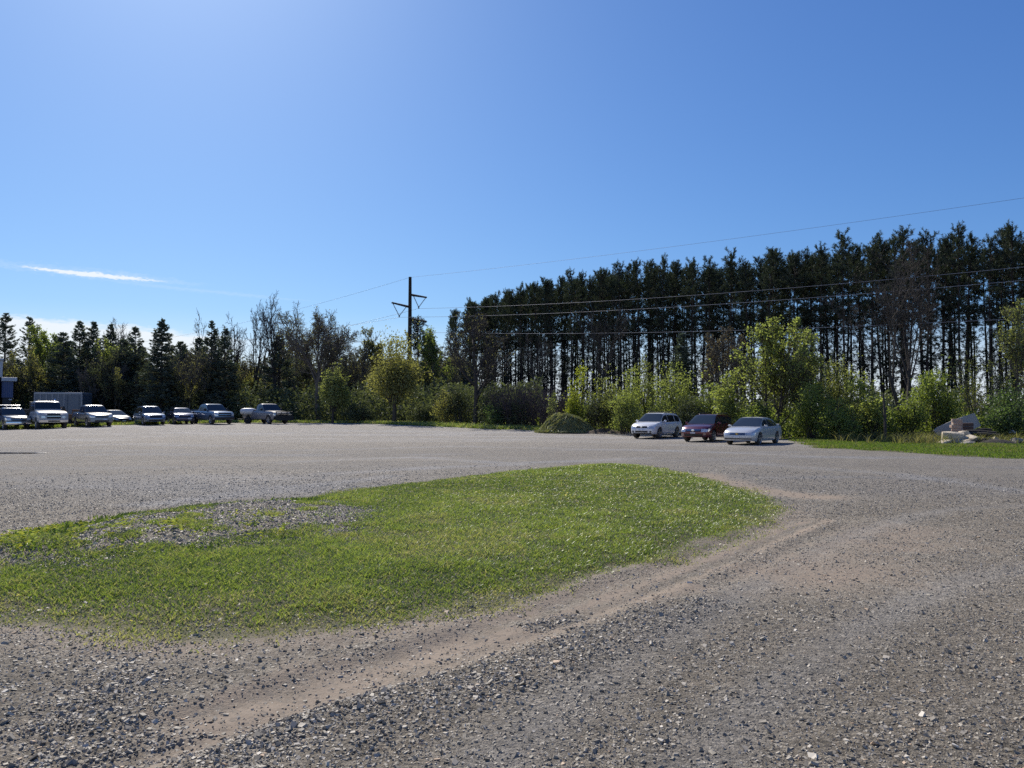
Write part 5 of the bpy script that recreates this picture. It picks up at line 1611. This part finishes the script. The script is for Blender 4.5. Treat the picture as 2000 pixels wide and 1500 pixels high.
    c.fpanel('grille', MAT['black'], -.42, .42, .50, .62, .006); c.headlight(.52, .535, .64, .40); c.fpanel('number_plate', MAT['plate'], -.16, .16, .38, .47, .02)
    c.patch(c.body_pt, 1.35, 2.05, 5.4, 7.0, 8, 6, .006, (1, -1)).build('hood_panel', wt, c.e, True)
    c.mirrors(.84, .99)
    place_front(c, 243, 73, 22)

    # blue grey off-roader
    bm = paint('steel_blue', (.11, .15, .21), .4, .25, .15)
    c = Car('parked_car', 'blue grey off-roader with a wide mesh grille in the far row', suv_spec(L=4.8, W=1.92, H=1.74, roof=[(-2.15, 1.0), (-2.1, 1.1), (-1.72, 1.62), (-1.5, 1.69), (-.8, 1.735), (-.1, 1.74), (.25, 1.72), (.45, 1.67), (1.25, 1.03)]), bm, 'car', GR)
    c.windows([(.93, .02), (-.03, -1.02), (-1.10, -1.82)]); c.doors([1.02, -.02, -1.0], 2)
    c.fpanel('grille', MAT['black'], -.50, .50, .62, .86, .008, taper=-.03); c.fpanel('grille_surround', MAT['chrome'], -.5, .5, .585, .615, .02); c.headlight(.54, .70, .84, .4)
    c.fpanel('bumper_intake', MAT['black'], -.6, .6, .36, .48, .008); c.mirrors(.86, 1.14)
    place_front(c, 306, 69.5, 14)
    # dark blue car
    nm = paint('navy', (.035, .045, .10), .4, .22, .1)
    c = Car('parked_car', 'dark navy car with a front plate, between the blue grey off-roader and the blue pickup', suv_spec(L=4.6, H=1.56, roof=[(-2.15, 1.0), (-2.1, 1.1), (-1.72, 1.45), (-1.5, 1.52), (-.8, 1.555), (-.1, 1.56), (.25, 1.545), (.45, 1.50), (1.25, 1.03)]), nm, 'car', GR)
    c.windows([(.93, .02), (-.03, -1.02), (-1.10, -1.82)]); c.doors([1.02, -.02, -1.0], 2)
    c.fpanel('grille', MAT['black'], -.48, .48, .62, .78, .008); c.headlight(.54, .66, .80, .4); c.fpanel('number_plate', MAT['plate'], .25, .62, .46, .58, .025); c.mirrors(.86, 1.14)
    place_front(c, 362, 72, 10)
    # blue pickup
    pm = paint('sky_blue', (.11, .16, .24), .4, .25, .15)
    c = Car('pickup_truck', 'pale blue pickup with a long cab and tall dark grille', pickup_spec(H=1.98, roofw=.74), pm, 'truck', GR)
    c.windows([(1.0, .12), (.05, -.72)]); c.doors([1.12, .06, -.82], 2); bed(c)
    c.fpanel('grille', MAT['black'], -.58, .58, .74, 1.06, .01); c.fpanel('grille_bar', MAT['chrome'], -.58, .58, .88, .91, .03); c.headlight(.64, .78, 1.02, .35)
    c.fpanel('bumper', MAT['black'], -.94, .94, .44, .66, .05, thick=.1); c.mirrors(.95, 1.36, MAT['black'], (.1, .26, .28))
    place_front(c, 440, 71.5, 24)
    # old white pickup with brush guard
    om = paint('old_white', (.16, .165, .19), .0, .45, .4)
    c = Car('pickup_truck', 'old white pickup with a black front guard at the right end of the far row', pickup_spec(H=1.95, cab=(-.35, -.25, .62, 1.1), roofw=.78, roof=[(-.38, 1.25), (-.34, 1.3), (-.25, 1.82), (-.05, 1.9), (.3, 1.95), (.5, 1.93), (.65, 1.86), (1.15, 1.22)]), om, 'truck', GR)
    c.windows([(.90, .02)]); c.doors([1.05, -.30], 1); bed(c)
    c.fpanel('grille', MAT['black'], -.55, .55, .74, 1.0, .01); c.headlight(.64, .76, .98, .12); c.fpanel('bumper', MAT['black'], -.96, .96, .42, .64, .06, thick=.1)
    m = MB(); x = c.L / 2 + .22
    for y in (-.85, -.3, .3, .85): m.tube([(x, y, .45), (x, y, 1.18)], .04, 8)
    for z in (.55, .85, 1.15): m.tube([(x, -.9, z), (x, .9, z)], .04, 8)
    m.box((x + .08, 0, .55), (.06, 1.9, .45)); m.build('front_guard', MAT['black'], c.e, True, angle=30)
    c.mirrors(.90, 1.38, MAT['black'], (.1, .22, .25))
    place_front(c, 553, 73, 32)
    # white tank on a frame
    X, Y, Z = at(485, 805, 75); g = tz(X, Y); e = empty('tank_trailer', (X, Y, g), R(20)); tag(e, 'small white rounded tank on a dark frame between the two pickups', 'tank')
    m = MB(); m.lathe([(-.78, 0), (-.74, .16), (-.6, .28), (-.3, .33), (.3, .33), (.6, .28), (.74, .16), (.78, 0)], 'x', 20, (0, 0, 1.18)); m.build('tank', wt, e, True)
    m = MB()
    for sx in (-.5, .5):
        for sy in (-.3, .3): m.tube([(sx, sy, .35), (sx, sy * .8, 1.0)], .04, 6)
    m.box((0, 0, .42), (1.9, .8, .08)); m.tube([(.9, 0, .42), (1.7, 0, .40)], .04, 6); m.build('frame', MAT['black'], e)
    for sg in (1, -1):
        m = MB(); m.lathe([(-.08, .1), (-.08, .29), (-.05, .31), (.05, .31), (.08, .29), (.08, .1)], 'y', 18, (-.1, sg * .52, .31)); m.build('wheel', MAT['rubber'], e, True)

# ------------------------------------------------------------------ buildings, pole, wires, debris
def build_structures():
    blue = NT('blue_siding'); co = blue.n('ShaderNodeTexCoord').outputs['Object']
    wv = blue.n('ShaderNodeTexWave', {'Vector': co, 'Scale': 1.6, 'Distortion': 0.0}, bands_direction='X').outputs[1]
    cc = blue.mix(blue.noise(co, 2.0, 4), (.03, .06, .16), (.045, .085, .21))
    bn = blue.n('ShaderNodeBump', {'Height': wv, 'Strength': .6, 'Distance': .04}).outputs[0]
    blue = blue.out(blue.n('ShaderNodeBsdfPrincipled', {'Base Color': cc, 'Roughness': .45, 'Normal': bn}).outputs[0])
    white = pbr('white_trim', (.45, .49, .54), .5, var=.08)
    dark = pbr('bay_shadow', (.025, .03, .045), .6, var=.2)
    # metal building at the left edge: main block out to the left, a lower wing to the right
    Y = 84.0
    X1 = (27 - 1000) / F * Y; X0 = (3 - 1000) / F * Y; g = tz(X1, Y)
    topw = at(20, 737, Y)[2] - g; topm = at(0, 704, Y)[2] - g; mid = at(20, 776, Y)[2] - g
    e = empty('metal_building', (X0, Y, g), R(34)); tag(e, 'blue metal building with white roof edging at the left picture edge', 'building')
    w = X1 - X0
    m = MB(); m.box((w / 2 - .15, 4, (mid + topw) / 2 - .2), (w - .3, 8, topw - mid - .35)); m.build('wall', blue, e)
    m = MB(); m.box((w / 2 - .2, 4.1, mid / 2), (w - .55, 7.8, mid)); m.build('shadowed_bay', dark, e)  # solid near-black block, the open bay's shadow put into its colour
    m = MB(); m.box((w / 2, 4, topw - .2), (w + .1, 8.5, .42)); m.build('roof_edge', white, e, False, .03)
    m = MB(); m.box((-9.2, 4.2, topm / 2), (18.0, 9, topm)); m.build('main_wall', blue, e)
    m = MB(); m.box((-.12, -.34, (topm + topw) / 2), (.30, .06, topm - topw)); m.build('corner_trim', white, e)
    m = MB(); m.box((-9.2, 4.2, topm + .1), (18.6, 9.6, .22)); m.build('roof', white, e, False, .03)
    m = MB(); m.box((w * .60, -.02, mid - .25), (.32, .16, .14)); m.build('wall_lamp', white, e, False, .03)
    # storage trailer
    Y = 86.0; tm = pbr('trailer_skin', (.14, .17, .21), .5, .2, var=.18, vscale=1.2, dirt=((.12, .11, .10), 1.6)); tr = pbr('trailer_rail', (.30, .33, .38), .45, .3, var=.1)
    xa = (68 - 1000) / F * Y; xb = (156 - 1000) / F * Y; g = tz((xa + xb) / 2, Y); H = at(120, 766, Y)[2] - g; L = xb - xa
    e = empty('storage_trailer', ((xa + xb) / 2, Y + 1.2, g), R(6)); tag(e, 'long grey box trailer parked behind the white truck', 'trailer')
    m = MB(); m.box((0, 0, H / 2 + .5), (L, 2.5, H - 1.0)); m.build('box', tm, e)
    m = MB(); m.box((0, -.01, H - .12), (L + .06, 2.56, .22)); m.box((0, -.01, 1.05), (L + .06, 2.56, .18)); m.build('rail', tr, e, False, .015)
    m = MB()
    for k in range(9): m.box((-L / 2 + L * k / 8, -1.26, H / 2 + .5), (.08, .05, H - 1.25))
    m.build('side_posts', tr, e)
    m = MB(); m.box((L * .19, -1.275, H / 2 + .4), (.07, .05, H - 1.2)); m.box((L * .33, -1.285, H / 2 + .45), (L * .22, .03, H - 1.5)); m.build('side_door', tm, e, False, .01)
    for sx in (-.36, .36):
        m = MB(); m.lathe([(-1.1, .15), (-1.1, .48), (-1.05, .5), (1.05, .5), (1.1, .48), (1.1, .15)], 'y', 22, (sx * L, 0, .5)); m.build('wheel', MAT['rubber'], e, True)
    # rusty machine between truck and silver pickup
    X, Yy, _ = at(144, 806, 80); g = tz(X, Yy); rust = pbr('rust', (.20, .10, .05), .85, var=.4, vscale=4)
    e = empty('rusty_machine', (X, Yy, g), .4); tag(e, 'small rust brown machine half hidden between the white truck and the silver pickup', 'machine')
    m = MB(); m.box((0, 0, 1.0), (1.5, .9, .55)); m.box((.2, 0, 1.5), (.6, .8, .5)); m.tube([(-.6, 0, 1.2), (-.9, 0, 2.0), (-1.5, 0, 1.9)], .08, 8); m.build('frame', rust, e, False, .04)
    for sx in (-.5, .5):
        for sy in (-.5, .5):
            m = MB(); m.lathe([(-.12, .12), (-.12, .36), (-.08, .4), (.08, .4), (.12, .36), (.12, .12)], 'y', 16, (sx, sy, .4)); m.build('wheel', MAT['rubber'], e, True)


def build_power_line():
    Y = 100.0
    b = base_at(800, Y); H = at(800, 541, Y)[2] - b[2]
    wood = pbr('pole_wood', (.045, .036, .030), .9, var=.3, vscale=3, bump=.4, bscale=9, spec=.2); steel = pbr('arm_steel', (.05, .05, .055), .6, .3, var=.2)
    e = empty('power_pole', b); tag(e, 'tall dark power pole with three side arms carrying the lines', 'power pole')
    m = MB(); m.tube([(0, 0, -.3), (0, 0, H * .5), (0, 0, H)], [.34, .28, .20], 14); m.build('pole', wood, e, True, angle=50)
    gl = pbr('insulator', (.10, .10, .11), .3, 0, .5)
    sc = Y / F

    def arm(px0, py0, px1, py1, vx, vy):
        p0 = Vector(((px0 - 800) * sc, 0, at(800, py0, Y)[2] - b[2])); p1 = Vector(((px1 - 800) * sc, 0, at(800, py1, Y)[2] - b[2])); v = Vector(((vx - 800) * sc, 0, at(800, vy, Y)[2] - b[2]))
        m = MB(); m.tube([p0, p1], [.16, .11], 8); a = m.build('arm', steel, e, True)
        m = MB(); q0 = p0 + (p1 - p0) * .10; q1 = p1 - (p1 - p0) * .05
        for q in (q0, q1):
            n = 9
            for k in range(n):
                c0 = q + (v - q) * (k / n); c1 = q + (v - q) * ((k + .45) / n); c2 = q + (v - q) * ((k + 1) / n)
                m.tube([c0, c1], .065, 8); m.tube([c1, c2], .035, 6)
        m.tube([v + Vector((0, 0, .12)), v - Vector((0, 0, .18))], .09, 8); m.build('insulator', gl, e, True)
        return Vector(b) + v - Vector((0, 0, .18))
    v1 = arm(803, 576, 833, 581, 817, 600)
    v2 = arm(797, 599, 764, 591, 779, 617)
    v3 = arm(803, 623, 833, 628, 818, 646)
    top = Vector(b) + Vector((0, 0, H - .05))
    wire = pbr('conductor', (.42, .42, .43), .35, .6, var=.05); thin = pbr('shield_wire', (.22, .25, .30), .5, .4, var=.05)

    def span(p, q, sag, r, mat, label):
        pts = [p + (q - p) * t - Vector((0, 0, 4 * sag * t * (1 - t))) for t in np.linspace(0, 1, 61)]
        m = MB(); m.tube(pts, r, 5); o = m.build('power_line', mat, None, True); tag(o, label, 'power line', 'wires of the power line')
    # right: towards a pole out of the picture; left: away behind the trees
    d = Vector((52, -42, 0)); k = 1.75; off = d * k
    def endpt(start, px, py, kk):
        """far end chosen so that the span passes the given picture point"""
        return start + off
    for p, py, sag, r, mat, lab in ((top, 388, 1.0, .012, thin, 'thin top wire running from the pole tip up to the right'), (v1, 522, 1.8, .017, wire, 'pale wire from the upper right arm, highest of three before the pines'),
                                    (v2, 548, 1.8, .017, wire, 'pale wire from the left arm, middle of three before the pines'), (v3, 622, 1.8, .017, wire, 'pale wire from the lowest arm, lowest of three before the pines')):
        # where the line crosses the right picture edge
        a = 1.0 * (2000 - 1000) / F
        t = (a * p.y - p.x) / (off.x - a * off.y); yy = p.y + off.y * t
        z = at(2000, py, yy)[2]
        q = p + off; q.z = (z - p.z + 4 * sag * t * (1 - t)) / t + p.z
        span(p, q, sag, r, mat, lab)
    for p, px, py, sag, r, mat, lab in ((top, 580, 604, 2.2, .014, thin, 'thin top wire running from the pole tip down to the left'), (v1, 690, 634, 2.2, .016, thin, 'wire from the upper right arm receding left behind the trees'),
                                        (v2, 683, 636, 2.2, .016, thin, 'wire from the left arm receding left behind the trees'), (v3, 700, 668, 2.2, .016, thin, 'wire from the lowest arm receding left behind the trees')):
        q = p + Vector((-95, 78, 0))
        a = (px - 1000) / F
        t = (a * p.y - p.x) / ((q.x - p.x) - a * (q.y - p.y)); yy = p.y + (q.y - p.y) * t
        z = at(px, py, yy)[2]; q.z = (z - p.z + 4 * sag * t * (1 - t)) / t + p.z
        span(p, q, sag, r, mat, lab)


def rock(name, label, cat, loc, size, mat, seed, n=26, cut=.8, bevel=.02, rz=0.0, group=None, tilt=0.0):
    rng = random.Random(seed); bm = bmesh.new()
    for _ in range(n):
        v = Vector((rng.gauss(0, 1), rng.gauss(0, 1), rng.gauss(0, 1))).normalized()
        v = Vector([max(-cut, min(cut, q)) / cut for q in v]); v *= rng.uniform(.82, 1.0)
        bm.verts.new((v.x * size[0] / 2, v.y * size[1] / 2, v.z * size[2] / 2))
    r = bmesh.ops.convex_hull(bm, input=bm.verts)
    bmesh.ops.delete(bm, geom=[g for g in r['geom_interior'] if isinstance(g, bmesh.types.BMVert)], context='VERTS')
    bmesh.ops.subdivide_edges(bm, edges=bm.edges[:], cuts=1, use_grid_fill=True)
    for v in bm.verts: v.co += v.normal * rng.uniform(-.03, .03) * min(size) if v.normal.length else Vector()
    me = bpy.data.meshes.new(name); bm.to_mesh(me); bm.free()
    o = obj(name, me, mat, None, loc); o.rotation_euler = (0, tilt, rz); tag(o, label, cat, group); return o


def build_debris():
    tan = pbr('tan_stone', (.52, .45, .34), .85, var=.22, vscale=3, bump=.5, bscale=9); conc = pbr('old_concrete', (.36, .34, .30), .9, var=.22, vscale=3, bump=.4, bscale=16)
    grey = pbr('grey_stone', (.27, .25, .22), .88, var=.25, vscale=4, bump=.5, bscale=10); edge = pbr('slab_edge', (.42, .42, .43), .8, var=.1)
    # leaning slab: outline in its own plane
    Y = 45.0
    P = [at(1827, 841, Y)[[0, 2]], at(1836, 834, Y)[[0, 2]], at(1872, 819, Y)[[0, 2]], at(1912, 806.5, Y)[[0, 2]], at(1921, 832, Y)[[0, 2]], at(1898, 842, Y)[[0, 2]], at(1870, 850, Y)[[0, 2]], at(1835, 852, Y)[[0, 2]]]
    m = MB(); n = len(P)
    fr = [(x, Y + .25 * (z), z) for x, z in P]; bk = [(x + .03, Y + .20 + .25 * z, z - .02) for x, z in P]
    m.add(fr + bk, [tuple(range(n)), tuple(range(2 * n - 1, n - 1, -1))] + [(i, (i + 1) % n, n + (i + 1) % n, n + i) for i in range(n)])
    o = m.build('concrete_slab', conc, None, False, .02); tag(o, 'grey concrete slab leaning with a raised right corner on the debris pile', 'slab')
    # brick chunk
    k = NT('brickwork'); co = k.n('ShaderNodeTexCoord').outputs['Object']
    mp = k.n('ShaderNodeMapping', {'Vector': co, 'Rotation': (PI / 2, 0, 0)}).outputs[0]
    br = k.n('ShaderNodeTexBrick', {'Vector': mp, 'Color1': (.24, .10, .07, 1), 'Color2': (.34, .17, .12, 1), 'Mortar': (.34, .31, .28, 1), 'Scale': 2.2, 'Mortar Size': .03})
    bw = k.out(k.n('ShaderNodeBsdfPrincipled', {'Base Color': k.mix(k.noise(co, 4, 4), br.outputs[0], (.38, .32, .28)), 'Roughness': .9}).outputs[0])
    X, _, _ = at(1868, 840, 43.6); z = tz(X, 43.6)
    m = MB(); rr = random.Random(2)
    zz = at(1868, 841, 43.6)[2]
    for i in range(4):
        h = .17; m.box((rr.uniform(-.04, .04), 0, i * (h + .004)), (.52 + rr.uniform(-.08, .05), .45, h), Matrix.Rotation(rr.uniform(-.15, .15), 3, 'Z'))
    o = m.build('brick_chunk', bw, None, False, .02, loc=(X, 43.6, zz + .05)); o.rotation_euler = (0, .05, -.3); tag(o, 'chunk of weathered red brickwork standing before the leaning slab', 'brickwork')
    X2, _, _ = at(1886, 840, 44.0)
    m = MB()
    for i in range(3): m.box((rr.uniform(-.05, .05), 0, i * .2), (.66, .4, .18), Matrix.Rotation(rr.uniform(-.1, .1), 3, 'Z'))
    o = m.build('brick_chunk', pbr('dark_brick', (.12, .075, .06), .9, var=.3, vscale=5, bump=.5), None, False, .02, loc=(X2, 44.0, at(1886, 843, 44)[2])); o.rotation_euler = (0, -.03, -.2); tag(o, 'dark brick chunk between the red brickwork and the slab corner', 'brickwork')
    # blocks
    def blk(name, label, px, py, Yb, size, mat, rot, seed, cat='stone'):
        X, _, Z = at(px, py, Yb); o = rock(name, label, cat, (X, Yb, Z), size, mat, seed, 40, .62); o.rotation_euler = rot; return o
    blk('stone_block', 'large squared tan stone block below the red brickwork', 1861, 855, 42.2, (1.15, .75, .70), tan, (0, .02, -.5), 3)
    blk('stone_block', 'tan stone block with a lit end, right of the large squared block', 1882, 850, 42.8, (.62, .6, .5), tan, (0, -.05, -.3), 5)
    blk('stone_slab', 'broken tan stone slab tilted in the grass before the blocks', 1888, 861, 41.6, (1.05, .8, .32), tan, (.15, -.42, .2), 8)
    blk('stone_slab', 'small tan stone fragment at the left foot of the large block', 1843, 866, 41.4, (.75, .5, .30), tan, (.1, -.3, .3), 11)
    blk('stone_slab', 'dull brown stone fragment in front of the tilted slab', 1890, 869, 41.0, (.8, .5, .32), grey, (0, -.25, .1), 14)
    blk('rock', 'small upright tan rock right of the dark beams', 1944, 860, 41.6, (.26, .22, .36), tan, (0, .5, 0), 17, 'rock')
    blk('rock', 'rounded grey tan rock at the right picture edge', 1987, 863, 41.6, (.62, .5, .42), grey, (0, .1, .2), 19, 'rock')
    blk('rock', 'pale small rock in the weeds behind the dark beams', 1977, 843, 45.0, (.3, .25, .2), edge, (0, 0, .2), 23, 'rock')
    blk('rock', 'pale fragment lying between the two right hand rocks', 1960, 867, 41.2, (.4, .3, .18), grey, (0, 0, .5), 29, 'rock')
    # dark beams
    bm_ = pbr('charred_timber', (.028, .024, .022), .85, var=.4, vscale=4, bump=.5)
    for i, (p0, p1, r, lab) in enumerate([((1885, 843, 43.5), (1946, 846, 42.8), .11, 'upper charred beam lying right of the stone blocks'), ((1893, 848, 42.8), (1952, 851, 42.3), .12, 'lower charred beam lying right of the stone blocks'), ((1905, 840, 44.0), (1938, 839, 43.6), .07, 'short dark pole lying behind the charred beams')]):
        a = Vector(at(*p0)); b2 = Vector(at(*p1)); m = MB(); m.tube([a, (a + b2) / 2 + Vector((0, 0, .03)), b2], [r, r * 1.1, r * .9], 7); o = m.build('timber_beam', bm_, None, False); tag(o, lab, 'beam')
    # grey sticks
    X, _, Z = at(1918, 862, 41.4)
    m = MB(); rr = random.Random(8)
    for i in range(110):
        a = Vector((max(-.8, min(.8, rr.gauss(0, .5))), max(-.4, min(.4, rr.gauss(0, .25))), rr.uniform(-.1, .2))); d = Vector((rr.gauss(0, .35), rr.gauss(0, .2), rr.gauss(0, .08))); m.tube([a, a + d], rr.uniform(.008, .022), 4)
    o = m.build('stick_heap', MAT['greybark'], None, False, loc=(X, 41.4, tz(X, 41.4) + .12)); tag(o, 'tangle of grey sticks on the grass before the charred beams', 'sticks')
    # dirt mound at far right
    X, _, _ = at(1925, 868, 41.0); m = MB()
    rows = [[(math.cos(t) * q * 1.3, math.sin(t) * q * .6, .30 * (1 - q ** 1.7) - .02) for t in np.linspace(0, 2 * PI, 25)] for q in np.linspace(0, 1, 7)]
    m.grid(rows); o = m.build('soil_heap', pbr('dark_dirt', (.06, .052, .042), .95, var=.4, vscale=6, bump=.7), None, True, loc=(X + .6, 41.0, tz(X, 41))); tag(o, 'low dark soil heap at the grass edge below the debris pile', 'soil heap')
    # shallow puddle on the lot
    p = G(14, 885); m = MB(); pts = []
    for t in np.linspace(0, 2 * PI, 40)[:-1]: pts.append((math.cos(t) * 1.5 * (1 + .2 * math.sin(3 * t)), math.sin(t) * .42 * (1 + .25 * math.cos(2 * t + 1)), 0))
    m.add(pts, [tuple(range(len(pts)))]); o = m.build('puddle', pbr('puddle_water', (.03, .03, .03), .03, spec=.6), None, loc=(p[0], p[1], max(tz(p[0] + q[0], p[1] + q[1]) for q in pts) + .004)); tag(o, kind='structure')


def build_haze():
    m = bpy.data.materials.new('thin_haze'); m.use_nodes = True; t = m.node_tree; t.nodes.clear()
    v = t.nodes.new('ShaderNodeVolumePrincipled'); v.inputs['Color'].default_value = (.86, .93, 1, 1); v.inputs['Density'].default_value = HAZE; v.inputs['Anisotropy'].default_value = .2
    o = t.nodes.new('ShaderNodeOutputMaterial'); t.links.new(v.outputs[0], o.inputs['Volume'])
    b = MB(); b.box((0, 0, 16.5), (1900, 1900, 37)); ob = b.build('haze', m); tag(ob, 'thin pale haze over the whole place', kind='stuff')

# ------------------------------------------------------------------ build
build_world()
build_ground()
tree_mats()
car_mats()
scatter_stones()
build_grass()
build_pines()
build_left_trees()
build_brush()
build_structures()
build_near_cars()
build_far_cars()
build_power_line()
build_debris()
if HAZE: build_haze()
